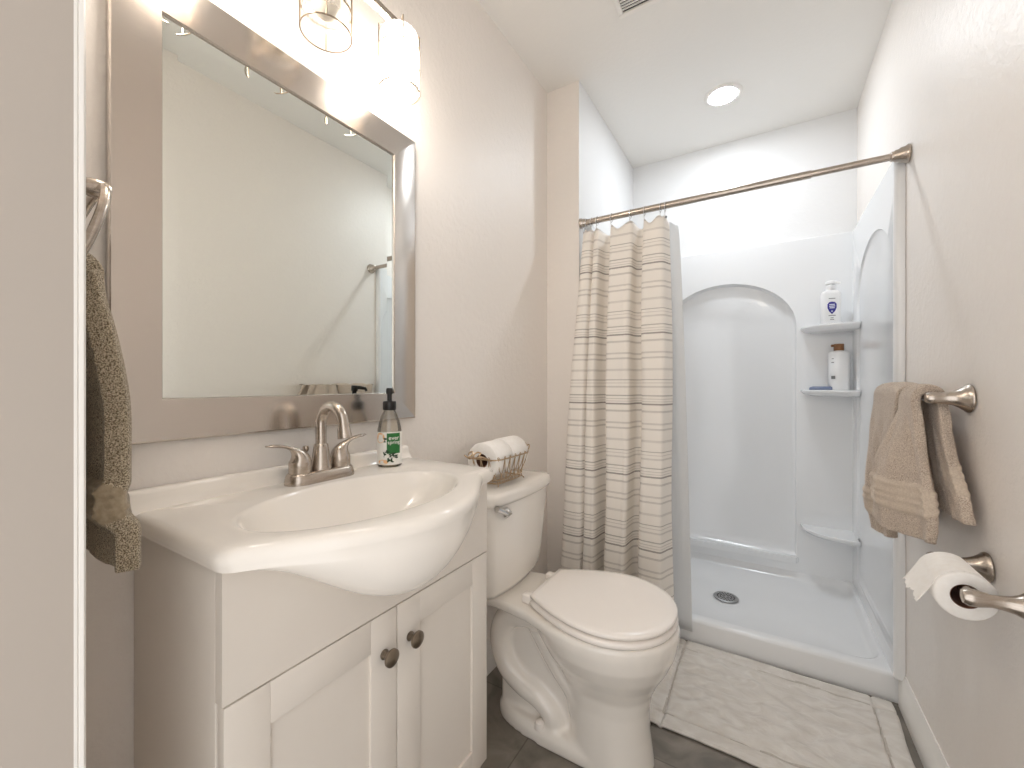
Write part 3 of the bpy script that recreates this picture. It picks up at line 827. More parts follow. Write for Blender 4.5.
# ------------------------------------------------------------------ vanity light
LX, BARZ = -.772, 1.948
vl = thing('vanity_light', (XL, .55, 2.0), 'three-light vanity fixture with caged fluted glass shades above the mirror', 'wall light')
b = B(); box(b, (LX - .009, .28, BARZ - .008), (LX + .009, .775, BARZ + .008), .002); obj('crossbar', b, M['nickel'], vl)
b = B(); box(b, (XL + .001, .45, 1.96), (XL + .018, .61, 2.08), .006); obj('wall_plate', b, M['nickel'], vl)
for y in (.48, .58):
    b = B(); tube(b, [(XL + .014, y, 2.03), (XL + .05, y, 2.03), (LX - .004, y, 2.015), (LX, y, BARZ)], .006, 10); obj('bracket', b, M['nickel'], vl)
for k, y in enumerate((.329, .529, .729)):
    zt, zb, R = BARZ - .012, 1.788, .049
    b = B(); lathe(b, [(0, 0), (.02, 0), (.024, -.006), (.024, -.022), (.019, -.026), (0, -.026)], (LX, y, BARZ - .006), n=24); so = obj('socket', b, M['nickel'], vl)
    b = B(); n = 96; rr = []
    for z, q in ((zt - .002, .55), (zt - .004, .93), (zt - .012, 1.0), (zb + .045, 1.0), (zb + .03, 1.0)):
        rr.append([(LX + (R - .005) * q * (1 + .03 * math.cos(24 * 2 * PI * i / n)) * math.cos(2 * PI * i / n), y + (R - .005) * q * (1 + .03 * math.cos(24 * 2 * PI * i / n)) * math.sin(2 * PI * i / n), z) for i in range(n)])
    loft(b, rr, True, False, False); sh = obj('glass_shade', b, M['ribbed'], vl, smooth=80)
    b = B()
    for z in (zb, zb + .05, zb + .10):
        tube(b, [(LX + R * math.cos(t), y + R * math.sin(t), z) for t in [2 * PI * i / 40 for i in range(40)]], .0016, 6, closed=True)
    for i in range(4):
        t = PI / 4 * 1.25 + i * PI / 2
        tube(b, [(LX + .02 * math.cos(t), y + .02 * math.sin(t), zt + .006), (LX + R * math.cos(t), y + R * math.sin(t), zt + .004), (LX + R * math.cos(t), y + R * math.sin(t), zb)], .0017, 6)
    obj('wire_cage', b, M['cage'], sh)
    b = B(); zq = 1.842 if k != 1 else 1.852
    lathe(b, [(0, -.032), (.012, -.030), (.022, -.022), (.0285, -.008), (.0295, .006), (.026, .022), (.018, .040), (.0135, .052), (.013, .07)], (LX, y, zq), n=28)
    bu = obj('bulb', b, M['bulb_off'] if k == 1 else M['bulb_on'], vl)
    if k == 1: bu['label'] = 'unlit frosted bulb in the middle shade'

# ------------------------------------------------------------------ ceiling fittings
dl = thing('ceiling_light', (-.173, 2.205, H), 'round white recessed ceiling light over the shower', 'ceiling light')
b = B(); lathe(b, [(.058, -.004), (.064, -.007), (.078, -.005), (.083, -.001), (.083, 0), (.058, 0)], (-.173, 2.205, H), n=48, cap0=False, cap1=False); obj('trim_ring', b, M['trim'], dl)
b = B(); lathe(b, [(0, -.011), (.03, -.0105), (.05, -.009), (.058, -.006), (.060, -.001), (0, -.001)], (-.173, 2.205, H), n=48); obj('lens', b, M['downlight'], dl)
fan = thing('exhaust_fan', (-.335, 1.40, H), 'white ceiling exhaust fan grille with dark slots at the top of the view', 'exhaust fan')
FX0, FX1, FY0, FY1 = -.465, -.205, 1.275, 1.535
b = B()
g = .017
for a, c in (((FX0, FY0), (FX1, FY0 + g)), ((FX0, FY1 - g), (FX1, FY1)), ((FX0, FY0 + g), (FX0 + g, FY1 - g)), ((FX1 - g, FY0 + g), (FX1, FY1 - g))):
    box(b, (a[0], a[1], H - .011), (c[0], c[1], H - .0005), .002)
obj('grille_frame', b, M['trim'], fan)
b = B(); box(b, (FX0 + g, FY0 + g, H - .003), (FX1 - g, FY1 - g, H - .0008)); obj('backing', b, M['vent_dark'], fan)
for k in range(18):
    b = B(); y = FY0 + g + .008 + k * .0119; box(b, (FX0 + g, y, H - .0095), (FX1 - g, y + .0028, H - .004)); obj('louver', b, M['ceiling'], fan)

# ------------------------------------------------------------------ toilet
TX, TY = -.45, 1.18
toi = thing('toilet', (TX, TY, 0), 'white two-piece toilet with closed lid between the vanity and the shower', 'toilet')
def egg(xb, xf, hw, z, n=48, pw=2.0, wx=.42):
    """plan outline from xb (back) to xf (front), widest at fraction wx from the front"""
    P = []; xm = xf - (xf - xb) * wx
    for k in range(n):
        a = 2 * PI * k / n; c, s = math.cos(a), math.sin(a)
        L = (xf - xm) if c >= 0 else (xm - xb)
        e = 2 / pw if c < 0 else 1.0
        P.append((xm + L * math.copysign(abs(c) ** e, c), TY + hw * math.copysign(abs(s) ** (e if c < 0 else 1.0), s), z))
    return P
b = B()
# bowl and front column
loft(b, [egg(-.50, -.262, .102, .000, pw=2.6, wx=.45), egg(-.50, -.266, .100, .03, pw=2.6, wx=.45), egg(-.50, -.274, .095, .09, pw=2.6, wx=.45), egg(-.505, -.276, .093, .16, pw=2.5, wx=.45), egg(-.52, -.268, .099, .205, pw=2.4, wx=.45),
         egg(-.545, -.250, .118, .245, pw=2.3, wx=.45), egg(-.575, -.226, .146, .285, pw=2.2, wx=.46), egg(-.60, -.206, .168, .33, pw=2.2, wx=.46), egg(-.615, -.198, .178, .37, pw=2.3, wx=.46), egg(-.62, -.197, .180, .395, pw=2.4, wx=.46), egg(-.61, -.204, .173, .402, pw=2.4, wx=.46)])
# deck under the tank
loft(b, [[(x, y, z) for x, y in ((-.868, TY - h1), (-.70, TY - h1), (-.60, TY - h2), (-.50, TY - h3), (-.50, TY + h3), (-.60, TY + h2), (-.70, TY + h1), (-.868, TY + h1))] for z, h1, h2, h3 in ((.368, .105, .118, .15), (.376, .116, .132, .165), (.396, .118, .134, .168), (.402, .113, .129, .16))])
# foot plate
loft(b, [egg(-.752, -.30, .100, 0, pw=3, wx=.3), egg(-.752, -.30, .100, .030, pw=3, wx=.3), egg(-.742, -.32, .088, .048, pw=3, wx=.3)])
# core wall between the trapway runs
box(b, (-.735, TY - .050, .02), (-.45, TY + .050, .36), .012)
def remesh(o):
    m = o.modifiers.new('r', 'REMESH'); m.mode = 'VOXEL'; m.voxel_size = .0055
    s = o.modifiers.new('s', 'SMOOTH'); s.factor = .5; s.iterations = 8
# trapway: a fat pipe that runs back under the deck, down the rear and forward to the foot, bulging out of each flank
for s_ in (-1, 1):
    yy = TY + s_ * .052
    P = catmull([(-.585, yy, .352), (-.64, yy, .350), (-.695, yy, .330), (-.725, yy, .285), (-.728, yy, .225), (-.700, yy, .165), (-.645, yy, .130), (-.590, yy, .112), (-.550, yy, .080), (-.535, yy, .030)], 6)
    tube(b, P, lambda t: .040 - .006 * t, 14)
    # lower wall of the bowl that slopes down to the column
    P = catmull([(-.60, yy - s_ * .012, .325), (-.565, yy - s_ * .012, .275), (-.52, yy - s_ * .012, .215), (-.475, yy - s_ * .012, .165), (-.46, yy - s_ * .012, .11)], 5)
    tube(b, P, .036, 12)
b = baked(b, remesh)
obj('bowl', b, M['porcelain'], toi, smooth=180)
for s in (-1, 1):
    b = B(); lathe(b, [(.0155, 0), (.0155, .012), (.013, .020), (.006, .024), (0, .0245)], (-.575, TY + s * .082, .040), n=20); obj('bolt_cap', b, M['seat'], toi)
def seat_ring(sh, z, xb=-.599, hb=.100, n=72):
    """straight back edge, sides that widen forwards, round front"""
    P = []
    xw, hw, xf_ = -.378, .181, -.203
    side = []
    for k in range(13):
        t = k / 12; side.append((xb + (xw - xb) * t, hb + (hw - hb) * math.sin(t * PI / 2) ** 1.0))
    for k in range(1, 19):
        a = PI / 2 * k / 18; side.append((xw + (xf_ - xw) * math.sin(a), hw * math.cos(a) ** .96 if k < 18 else 0))
    full = [(x, TY - y) for x, y in side] + [(x, TY + y) for x, y in reversed(side[:-1])]
    cx, cy = -.40, TY
    for x, y in full:
        v = Vector((x - cx, y - cy)); v *= (v.length - sh) / v.length; P.append((cx + v.x, cy + v.y, z))
    return P
b = B(); loft(b, [seat_ring(.012, .4035), seat_ring(.003, .405), seat_ring(-.001, .411), seat_ring(.000, .418), seat_ring(.004, .4225), seat_ring(.012, .424)]); obj('seat', b, M['seat'], toi, smooth=60)
b = B(); loft(b, [seat_ring(.014, .4275), seat_ring(.004, .428), seat_ring(.001, .432), seat_ring(.001, .438), seat_ring(.005, .4415), seat_ring(.02, .4435), seat_ring(.08, .4445)]); lid = obj('lid', b, M['seat'], toi, smooth=60)
for s in (-1, 1):
    b = B(); box(b, (-.632, TY + s * .078 - .014, .402), (-.598, TY + s * .078 + .014, .430), .005, 3); obj('hinge', b, M['seat'], toi)
def tank_ring(hy, xb, xf, z, bow=.018, r=.03, n=7):
    P = []
    for cx, cy, a0 in ((xf - r, TY + hy - r, 0), (xb + r, TY + hy - r, 90), (xb + r, TY - hy + r, 180), (xf - r, TY - hy + r, 270)):
        for k in range(n + 1):
            a = math.radians(a0 + 90 * k / n); P.append([cx + r * math.cos(a), cy + r * math.sin(a), z])
    # bowed front: subdivide by pushing the front corners back
    out = []
    for i, p in enumerate(P): out.append(p)
    m = len(out); fr = []
    a, c = out[-1], out[0]
    for k in range(1, 12): fr.append([a[0] + (c[0] - a[0]) * k / 12, a[1] + (c[1] - a[1]) * k / 12, z])
    out += fr
    for p in out:
        if p[0] > (xb + xf) / 2: p[0] -= bow * ((p[1] - TY) / hy) ** 2 * (p[0] - (xb + xf) / 2) / ((xf - xb) / 2)
    return out
b = B()
xb = XL + .006
loft(b, [tank_ring(.118, xb + .03, -.712, .4035), tank_ring(.148, xb + .012, -.694, .410), tank_ring(.162, xb + .004, -.684, .430), tank_ring(.172, xb, -.676, .49), tank_ring(.182, xb, -.668, .60), tank_ring(.187, xb, -.663, .70)])
obj('tank', b, M['porcelain'], toi, smooth=60)
b = B()
loft(b, [tank_ring(.186, xb, -.664, .7005), tank_ring(.196, xb, -.655, .703), tank_ring(.199, xb, -.652, .712), tank_ring(.199, xb, -.652, .730), tank_ring(.196, xb, -.655, .7385), tank_ring(.188, xb + .006, -.663, .7425), tank_ring(.15, xb + .03, -.70, .7445)])
obj('tank_lid', b, M['porcelain'], toi, smooth=60)
b = B(); HY = TY - .118
lathe(b, [(0, 0), (.0155, 0), (.0165, .004), (.012, .010), (.008, .014)], (-.672, HY, .676), (1, 0, 0), 24)
tube(b, catmull([(-.658, HY + .004, .676), (-.654, HY - .018, .681), (-.654, HY - .044, .694), (-.657, HY - .070, .707)], 5), lambda t: .0062 + .003 * t, 12)
obj('flush_handle', b, M['chrome'], toi)

# basket with two rolls on the tank lid
BZ, BX, BY = .745, -.752, 1.150
bas = thing('wire_basket', (BX, BY, BZ), 'champagne wire basket of spare toilet rolls on the toilet tank lid', 'basket')
def rr3(hx, hy, z, n=40):
    raw = [Vector((BX + hx * math.copysign(abs(math.cos(t)) ** .35, math.cos(t)), BY + hy * math.copysign(abs(math.sin(t)) ** .35, math.sin(t)), z)) for t in [2 * PI * k / 720 for k in range(720)]]
    acc = [0.0]
    for k in range(720): acc.append(acc[-1] + (raw[(k + 1) % 720] - raw[k]).length)
    out = []; i = 0
    for k in range(n):
        want = acc[-1] * k / n
        while acc[i + 1] < want: i += 1
        out.append(raw[i].lerp(raw[(i + 1) % 720], (want - acc[i]) / max(acc[i + 1] - acc[i], 1e-9)))
    return out
top = rr3(.062, .108, BZ + .088, 80); mid_ = rr3(.048, .084, BZ + .022, 80); bot_ = rr3(.046, .080, BZ + .010, 80)
b = B(); tube(b, top, .0022, 6, closed=True); obj('rim', b, M['wire'], bas)
b = B(); tube(b, bot_, .0018, 6, closed=True); tube(b, mid_, .0013, 6, closed=True)
for k in range(9):
    y = BY - .072 + .018 * k; tube(b, [(BX - .045, y, BZ + .010), (BX + .045, y, BZ + .010)], .001, 5)
obj('base_frame', b, M['wire'], bas)
b = B()
for k in range(0, 80, 4):
    for s in (-3, 3):
        tube(b, [top[k] + Vector((0, 0, .004)), (top[k] + mid_[(k + s // 2) % 80]) / 2, mid_[(k + s) % 80]], .0014, 5)
    c = (mid_[k] + bot_[k]) / 2
    tg = (mid_[(k + 1) % 80] - mid_[k - 1]).normalized()
    tube(b, [c + tg * (.005 * math.cos(t)) + Vector((0, 0, .006 * math.sin(t))) for t in [2 * PI * i / 10 for i in range(10)]], .0011, 5, closed=True)
    tube(b, [top[k] + Vector((0, 0, .004)) + tg * (.004 * math.cos(t)) + Vector((0, 0, .004 * math.sin(t))) for t in [2 * PI * i / 8 for i in range(8)]], .0011, 5, closed=True)
obj('wire_lattice', b, M['wire'], bas)
for s in (-1, 1):
    b = B()
    for sx in (-1, 1):
        y = BY + s * .108
        tube(b, catmull([(BX + sx * .040, y, BZ + .086), (BX + sx * .040, y + s * .020, BZ + .096), (BX + sx * .030, y + s * .040, BZ + .104), (BX + sx * .014, y + s * .046, BZ + .100), (BX + sx * .004, y + s * .040, BZ + .106), (BX + sx * .008, y + s * .028, BZ + .114), (BX + sx * .020, y + s * .026, BZ + .112), (BX + sx * .020, y + s * .034, BZ + .106)], 5), .0024, 6)
    obj('scroll_handle', b, M['wire'], bas)
for sx in (-1, 1):
    for sy in (-1, 1):
        b = B(); tube(b, catmull([(BX + sx * .042, BY + sy * .072, BZ + .0105), (BX + sx * .047, BY + sy * .078, BZ + .005), (BX + sx * .046, BY + sy * .080, BZ + .0018)], 4), .0017, 6); obj('foot', b, M['wire'], bas)
def paper_roll(name, c, d, R, L, label, group=None):
    t = thing(name, c, label, 'toilet roll', group)
    c = Vector(c); d = Vector(d).normalized()
    b = B(); lathe(b, [(.0215, 0), (R - .003, 0), (R, .003), (R, L - .003), (R - .003, L), (.0225, L)], c, d, 48, cap0=False, cap1=False); lathe(b, [(.0222, 0.0005), (.0222, L - .0005)], c, d, 32, cap0=False, cap1=False)
    obj('paper', b, M['paper'], t, smooth=50)
    b = B(); lathe(b, [(.0224, .0004), (.0205, .0004), (.0205, L - .0004), (.0224, L - .0004)], c, d, 32, cap0=False, cap1=False); obj('cardboard_core', b, M['card'], t)
    return t
RZ = BZ + .022 + .060
paper_roll('toilet_roll', (BX, BY - .100, RZ), (0, 1, 0), .056, .099, 'white toilet roll in the wire basket, its cardboard core facing the sink', 'spare rolls in the wire basket')
paper_roll('toilet_roll', (BX - .002, BY + .001, RZ + .001), (0, 1, 0), .057, .099, 'white toilet roll in the wire basket, the one nearer the shower curtain', 'spare rolls in the wire basket')

# ------------------------------------------------------------------ bath mat
def mat_pt(u, v):
    x = -.335 + .69 * u; y = 1.335 + .495 * v
    e = min(u, 1 - u) * .69; f = min(v, 1 - v) * .495
    bd = 0
    for q in (e, f):
        bd += .0075 * math.exp(-((q - .055) / .005) ** 2)
    inner = 1 if min(e, f) > .055 else .3
    z = .0115 + inner * (.0034 * math.sin(u * 31 + 4 * math.sin(v * 9)) * math.sin(v * 23 + 3 * math.sin(u * 13)) + .0018 * math.sin(u * 12 + v * 47 + 2 * math.sin(u * 21))) - bd * .9
    if min(e, f) < .004: z -= .004
    x += .004 * math.sin(v * 9); y += .003 * math.sin(u * 7)
    return (x, y, z)
bm_ = cloth('bath_mat', M['bathmat'], mat_pt, 280, 200, th=.006, label='light grey crumpled cotton bath mat on the tile floor along the shower curb', cat='bath mat', loc=(0, 1.58, 0))
bm_.data.materials.append(noisy('bath_mat_woven_border', srgb(186, 179, 170), srgb(196, 190, 181), 200, 0.95, spec=0.1).m)
for p_ in bm_.data.polygons:                        # flat woven line that frames the looped field
    x_, y_ = p_.center.x, p_.center.y + 1.58
    e_ = min(x_ + .335, .355 - x_); f_ = min(y_ - 1.335, 1.83 - y_); q_ = min(e_, f_)
    if .0525 < q_ < .0585: p_.material_index = 1

# ------------------------------------------------------------------ towel bar and towels on the right wall
BRX, BRZ = XR - .062, 1.034
tb = thing('towel_bar', (XR, 1.56, BRZ), 'brushed nickel towel bar on the right wall above the toilet paper holder', 'towel bar')
b = B(); lathe(b, [(.0085, 0), (.0085, .458)], (BRX, 1.317, BRZ), (0, 1, 0), 20); obj('bar', b, M['nickel'], tb)
FL = [(0, 0), (.031, 0), (.0325, .003), (.031, .007), (.027, .011), (.021, .019), (.016, .029), (.0135, .04), (.0125, .05), (.0135, .056), (.0135, .068), (.010, .073), (0, .0745)]
for y in (1.312, 1.776):
    b = B(); lathe(b, FL, (XR - .001, y, BRZ), (-1, 0, 0), 32); obj('wall_post', b, M['nickel'], tb)

def smoothnoise(u, v, s):
    return math.sin(u * 7.1 + s) * math.sin(v * 5.3 + s * 2.1) + .5 * math.sin(u * 13.7 + v * 9.1 + s * 1.7)

def towel_on_bar(name, y_top, front, back, Lf, Lb, th, label, group, seed, band_at=.80, layers=(0,), xf=None):
    """v: 0 = front hem, then up the front, over the bar, down the back to the hem
       y_top = (y0,y1) on the bar; front/back = (y0,y1) at the hem; xf(u,h) = how far the front stands off the bar"""
    Rb = .0085 + th * .55 + .002
    n_v, n_u = 320, 56
    arc = PI * Rb; tot = Lf + arc + Lb
    def P(u, v):
        s = v * tot
        if s < Lf: part = 0; h = (Lf - s)
        elif s < Lf + arc: part = 1; h = 0; a = (s - Lf) / Rb
        else: part = 2; h = s - Lf - arc
        if part == 1:
            y = y_top[0] + (y_top[1] - y_top[0]) * u
            return (BRX - Rb * math.cos(a), y, BRZ + Rb * math.sin(a) + .003 * smoothnoise(u * 2, .3, seed))
        if part == 0:
            k = h / Lf; kk = sstep(0, 1, k) * .6 + k * .4
            y0 = y_top[0] + (front[0] - y_top[0]) * kk; y1 = y_top[1] + (front[1] - y_top[1]) * kk
            x = BRX - Rb - xf(u, k) - .004 * smoothnoise(u * 2.2, k * 1.3, seed) * sstep(0, .3, k)
            z = BRZ - h - .010 * math.sin(u * PI) * k
        else:
            k = h / Lb; kk = k
            y0 = y_top[0] + (back[0] - y_top[0]) * kk; y1 = y_top[1] + (back[1] - y_top[1]) * kk
            x = min(BRX + Rb + .012 * k + .003 * smoothnoise(u * 2.2, k, seed + 3) * sstep(0, .3, k), XR - .006 - th / 2)
            z = BRZ - h
        return (x, y0 + (y1 - y0) * u, z)
    b = B(); G = [[b.verts.new(P(i / n_u, j / n_v)) for i in range(n_u + 1)] for j in range(n_v + 1)]
    for j in range(n_v):
        s = (j + .5) / n_v * tot
        hb = None
        if s < Lf: hb = s
        elif s > Lf + arc: hb = tot - s
        for i in range(n_u):
            f = b.faces.new((G[j][i], G[j][i + 1], G[j + 1][i + 1], G[j + 1][i]))
            if hb is not None and (.056 < hb < .114): f.material_index = 1
    # woven hem ridges
    for j in range(n_v + 1):
        s = j / n_v * tot; hb = s if s < Lf else (tot - s if s > Lf + arc else 9)
        dx = .0055 * math.cos((hb - .085) / .017 * 2 * PI) - .0015 if abs(hb - .085) < .0297 else 0
        if dx:
            for i in range(n_u + 1): G[j][i].co.x += dx if s < Lf else -dx * .4
    me_bm = soft_solid(b, th, .0032, 3)
    o = obj(name, me_bm, [M['towel'], M['towel_band']], None, loc=(BRX, (y_top[0] + y_top[1]) / 2, BRZ), smooth=180)
    tag(o, label, 'towel', group); return o

# wide folded towel on the far part of the bar
towel_on_bar('bath_towel', (1.455, 1.715), (1.545, 1.650), (1.47, 1.70), .398, .33, .024,
             'folded beige bath towel on the far part of the towel bar, by the shower', 'beige towels on the towel bar', 1.3,
             xf=lambda u, k: .006 * sstep(0, .25, k) + .022 * u ** 1.5 * sstep(.1, .7, k) - .012 * sstep(.72, 1, k) + .007 * math.sin(u * 9 + .6) * sstep(.1, .5, k))
# bunched towel draped over the near part
towel_on_bar('hand_towel', (1.335, 1.440), (1.250, 1.500), (1.226, 1.375), .318, .262, .019,
             'beige hand towel gathered on the near end of the towel bar beside its wall post', 'beige towels on the towel bar', 4.1,
             xf=lambda u, k: .002 - .012 * sstep(0, .5, k) * (1 - u) ** 2 + .058 * sstep(0, 1, u * 1.25) * sstep(.0, .65, k) - .030 * sstep(.78, 1, u) * sstep(0, .6, k) + .009 * math.sin(u * 12 + 2.2) * sstep(.12, .8, k))

# ------------------------------------------------------------------ toilet paper holder
HX, HZ = XR - .078, .692
tp = thing('paper_holder', (XR, 1.13, HZ), 'brushed nickel toilet paper holder with two flared posts on the right wall', 'toilet paper holder')
TP0, TP1 = 1.040, 1.226
for y in (TP0, TP1):
    b = B(); lathe(b, [(0, 0), (.029, 0), (.0305, .003), (.029, .007), (.025, .011), (.019, .019), (.0145, .029), (.012, .04), (.0105, .055), (.0125, .064), (.0145, .072), (.0145, .084), (.011, .091), (0, .0935)], (XR - .001, y, HZ), (-1, 0, 0), 32); obj('wall_post', b, M['nickel'], tp)
b = B(); lathe(b, [(.009, 0), (.009, TP1 - TP0)], (HX, TP0, HZ), (0, 1, 0), 18); obj('roller', b, M['nickel'], tp)
RT = .0435
rc = (HX, TP0 + .030, HZ - .0112)
roll = paper_roll('toilet_roll', rc, (0, 1, 0), RT, .104, 'white toilet roll with a loose torn end hanging on the wall paper holder')
b = B(); n1, n2 = 22, 30; rr_ = random.Random(5)
tear = [.003 * math.sin(j * .37 + .5) + .0016 * math.sin(j * 1.1) + .0012 * math.sin(j * 2.3 + 1) for j in range(n2 + 1)]
G = []
for i in range(n1 + 1):
    row = []
    for j in range(n2 + 1):
        t = i / n1; y = rc[1] + .002 + (.100) * j / n2
        a = math.radians(70) + t * (math.radians(95)) ; rad = RT + .0012
        if t < .55:
            a = math.radians(60) + t / .55 * math.radians(100); x, z = rc[0] + rad * math.cos(a), rc[2] + rad * math.sin(a)
        else:
            a = math.radians(160); q = (t - .55) / .45 * (.044 + tear[j])
            x, z = rc[0] + rad * math.cos(a) - q * .45 - q * q * 1.2, rc[2] + rad * math.sin(a) - q * .89
        row.append(b.verts.new((x, y, z)))
    G.append(row)
for i in range(n1):
    for j in range(n2): b.faces.new((G[i][j], G[i][j + 1], G[i + 1][j + 1], G[i + 1][j]))
def su(o):
    m = o.modifiers.new('s', 'SOLIDIFY'); m.thickness = .0009; m.offset = 0
b = baked(b, su); obj('loose_sheet', b, M['paper'], roll, smooth=60)

# ------------------------------------------------------------------ towel ring and taupe towel by the door
RX_, RY_, RZ_ = -.722, YF + .048, 1.256
tr = thing('towel_ring', (RX_, YF, RZ_ + .06), 'brushed nickel towel ring on the wall beside the door jamb', 'towel ring')
b = B(); lathe(b, [(0, 0), (.027, 0), (.0275, .004), (.022, .010), (.012, .022), (.0095, .052), (.0115, .058), (.0115, .072), (.008, .077), (0, .078)], (RX_, YF + .0005, RZ_ + .057), (0, 1, 0), 28); obj('wall_post', b, M['nickel'], tr)
b = B(); tube(b, [(RX_ + .054 * math.sin(t), RY_ + .004 + .016 * math.cos(t), RZ_ + .057 * math.cos(t)) for t in [2 * PI * k / 48 for k in range(48)]], .0052, 12, closed=True); obj('ring', b, M['nickel'], tr)
ZR0 = RZ_ - .057
Y0 = RY_ - .010
def ring_towel():
    b = B(); n_u, n_v = 30, 260
    Lf, Lb, th = .366, .33, .024; Rb = th * .5 + .0065; arc = PI * Rb; tot = Lf + arc + Lb
    G = []
    for j in range(n_v + 1):
        row = []; s = j / n_v * tot
        for i in range(n_u + 1):
            u = i / n_u; c = u - .5
            if s < Lf: h = Lf - s; k = h / Lf; y = Y0 + Rb + .020 * sstep(0, .5, k) + .003 * math.sin(u * 8 + 1) * sstep(0, .3, k); z = ZR0 - h; wd = .056 + .044 * sstep(0, .20, k) + .068 * k
            elif s < Lf + arc: a = (s - Lf) / Rb; y = Y0 + Rb * math.cos(a); z = ZR0 + Rb * math.sin(a); wd = .056; h = 0; k = 0
            else: h = s - Lf - arc; k = h / Lb; y = max(Y0 - Rb - .012 * k, YF + th / 2 + .003); z = ZR0 - h; wd = .056 + .040 * sstep(0, .20, k) + .064 * k
            if s < Lf and h > Lf - .068: y += .010 * sstep(0, .02, h - (Lf - .068))
            row.append(b.verts.new((RX_ + .004 - .030 * k + c * wd - .010 * (1 - math.cos(c * 3)), y - .020 * (abs(c) * 2) ** 4 * (1 if s < Lf else 0) * .4, z + .02 * (c * c) * (1 if h < .02 else 0))))
        G.append(row)
    for j in range(n_v):
        s = (j + .5) / n_v * tot
        for i in range(n_u):
            f = b.faces.new((G[j][i], G[j][i + 1], G[j + 1][i + 1], G[j + 1][i]))
            if s < Lf and .068 < s < .108: f.material_index = 1
    for j in range(n_v + 1):
        s = j / n_v * tot
        if s < Lf and .066 < s < .110:
            for v in G[j]: v.co.y -= .006 + .0055 * math.cos((s - .088) / .0125 * 2 * PI)
    b = soft_solid(b, th, .0030, 3)
    o = obj('hand_towel', b, [M['towel_taupe'], M['taupe_band']], None, loc=(RX_, Y0, ZR0), smooth=180)
    tag(o, 'speckled taupe hand towel hanging from the towel ring beside the door', 'towel')
ring_towel()

# ------------------------------------------------------------------ bottles on the corner shelves
def rbox(cx, cy, hx, hy, r, z, rot, n=5):
    c, s = math.cos(rot), math.sin(rot)
    return [(cx + c * u - s * v, cy + s * u + c * v, z) for u, v in rrect(-hx, hx, -hy, hy, r, n)]
Q = (.270, 2.535); ZS = 1.3535; rot = math.atan2(Q[0], Q[1]) * -1.0 + .25
bt = thing('pump_bottle', (*Q, ZS), 'white lotion bottle with a blue badge on the top corner shelf', 'bottle')
b = B(); loft(b, [rbox(*Q, .034, .020, .010, ZS + 0, rot), rbox(*Q, .038, .023, .012, ZS + .004, rot), rbox(*Q, .038, .023, .012, ZS + .150, rot), rbox(*Q, .034, .021, .012, ZS + .160, rot), rbox(*Q, .020, .017, .012, ZS + .168, rot), rbox(*Q, .017, .016, .012, ZS + .172, rot)])
bb_ = obj('body', b, M['white_plastic'], bt, smooth=50)
b = B(); lathe(b, [(0, 0), (.019, 0), (.020, .002), (.020, .018), (.017, .021), (.009, .022), (.009, .028), (0, .028)], (*Q, ZS + .1715), n=28); obj('collar', b, M['white_plastic'], bt)
b = B(); lathe(b, [(0, 0), (.018, 0), (.021, .003), (.020, .012), (.014, .017), (0, .018)], (*Q, ZS + .197), n=24); tube(b, [(Q[0], Q[1], ZS + .206), (Q[0] + .02, Q[1] - .004, ZS + .207), (Q[0] + .036, Q[1] - .008, ZS + .200)], lambda t: .0075 - .002 * t, 10); obj('pump_head', b, M['white_plastic'], bt)
def face_pt(u, z, d): return Vector((Q[0] + math.cos(rot) * u + math.sin(rot) * (.0232 + d), Q[1] + math.sin(rot) * u - math.cos(rot) * (.0232 + d), ZS + z))
def face_poly(name, pts, mat, d, parent):
    b = B(); fr_ = [b.verts.new(face_pt(u, z, d)) for u, z in pts]; bk_ = [b.verts.new(face_pt(u, z, d - .0006)) for u, z in pts]; b.faces.new(fr_); b.faces.new(bk_)
    for i in range(len(pts)): b.faces.new((fr_[i], fr_[(i + 1) % len(pts)], bk_[(i + 1) % len(pts)], bk_[i]))
    return obj(name, b, mat, parent, smooth=0)
shield = [(-.018, .098), (-.011, .108), (0, .110), (.011, .108), (.018, .098), (.018, .080), (.012, .064), (0, .050), (-.012, .064), (-.018, .080)]
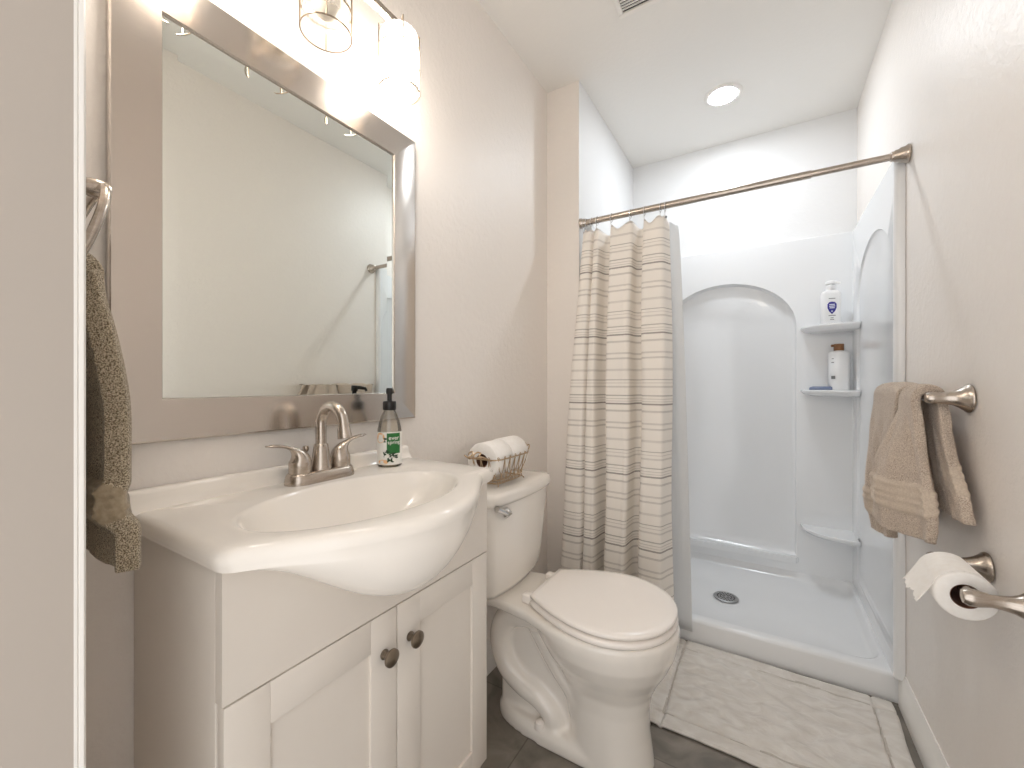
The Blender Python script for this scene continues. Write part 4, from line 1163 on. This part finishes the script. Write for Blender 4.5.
bd = face_poly('badge', shield, M['badge'], .0006, bb_)
for z, hw in ((.094, .011), (.086, .012), (.078, .010), (.062, .003)): face_poly('print_line', [(-hw, z), (hw, z), (hw, z + .0045), (-hw, z + .0045)], M['badge_white'], .0010, bb_)
for z, hw in ((.124, .013), (.0415, .014), (.030, .006), (.022, .008)): face_poly('print_line', [(-hw, z), (hw, z), (hw, z + .0032), (-hw, z + .0032)], M['print'], .0008, bb_)

Q2 = (.302, 2.535); ZS2 = 1.0375
bt = thing('capped_bottle', (*Q2, ZS2), 'white round bottle with a brown wooden cap on the middle corner shelf', 'bottle')
b = B(); lathe(b, [(0, 0), (.038, 0), (.0405, .003), (.0405, .176), (.038, .182), (.030, .185), (.016, .187), (.016, .194), (0, .194)], (*Q2, ZS2), n=40); bb_ = obj('body', b, M['white_plastic'], bt, smooth=50)
b = B(); lathe(b, [(0, 0), (.0195, 0), (.0205, .0015), (.0205, .030), (.019, .032), (0, .032)], (*Q2, ZS2 + .190), n=28); tube(b, [(Q2[0], Q2[1], ZS2 + .216), (Q2[0] - .03, Q2[1] - .004, ZS2 + .214)], .006, 10); obj('cap', b, M['brown_cap'], bt)
a2 = math.atan2(-Q2[1], -Q2[0])
for (da, z, ww, hh) in ((-.55, .060, .018, .015), (-.6, .132, .012, .004), (-.6, .150, .010, .003)):
    b = patch(ww, hh, 6); wrap(b, *Q2, .0406, a2 + da, ZS2 + z); obj('label_print', b, M['print'], bb_)
b = B(); cx_, cy_ = .232, 2.530
loft(b, [rbox(cx_, cy_, .046, .020, .010, ZS2 + .0, -.15), rbox(cx_, cy_, .048, .022, .011, ZS2 + .004, -.15), rbox(cx_ + .002, cy_, .047, .021, .011, ZS2 + .012, -.15), rbox(cx_ + .006, cy_, .038, .014, .009, ZS2 + .017, -.15)])
o = obj('soap_bar', b, M['soap_bar'], None, loc=(cx_, cy_, ZS2), smooth=50); tag(o, 'blue-grey soap bar lying beside the brown-capped bottle on the middle corner shelf', 'soap')
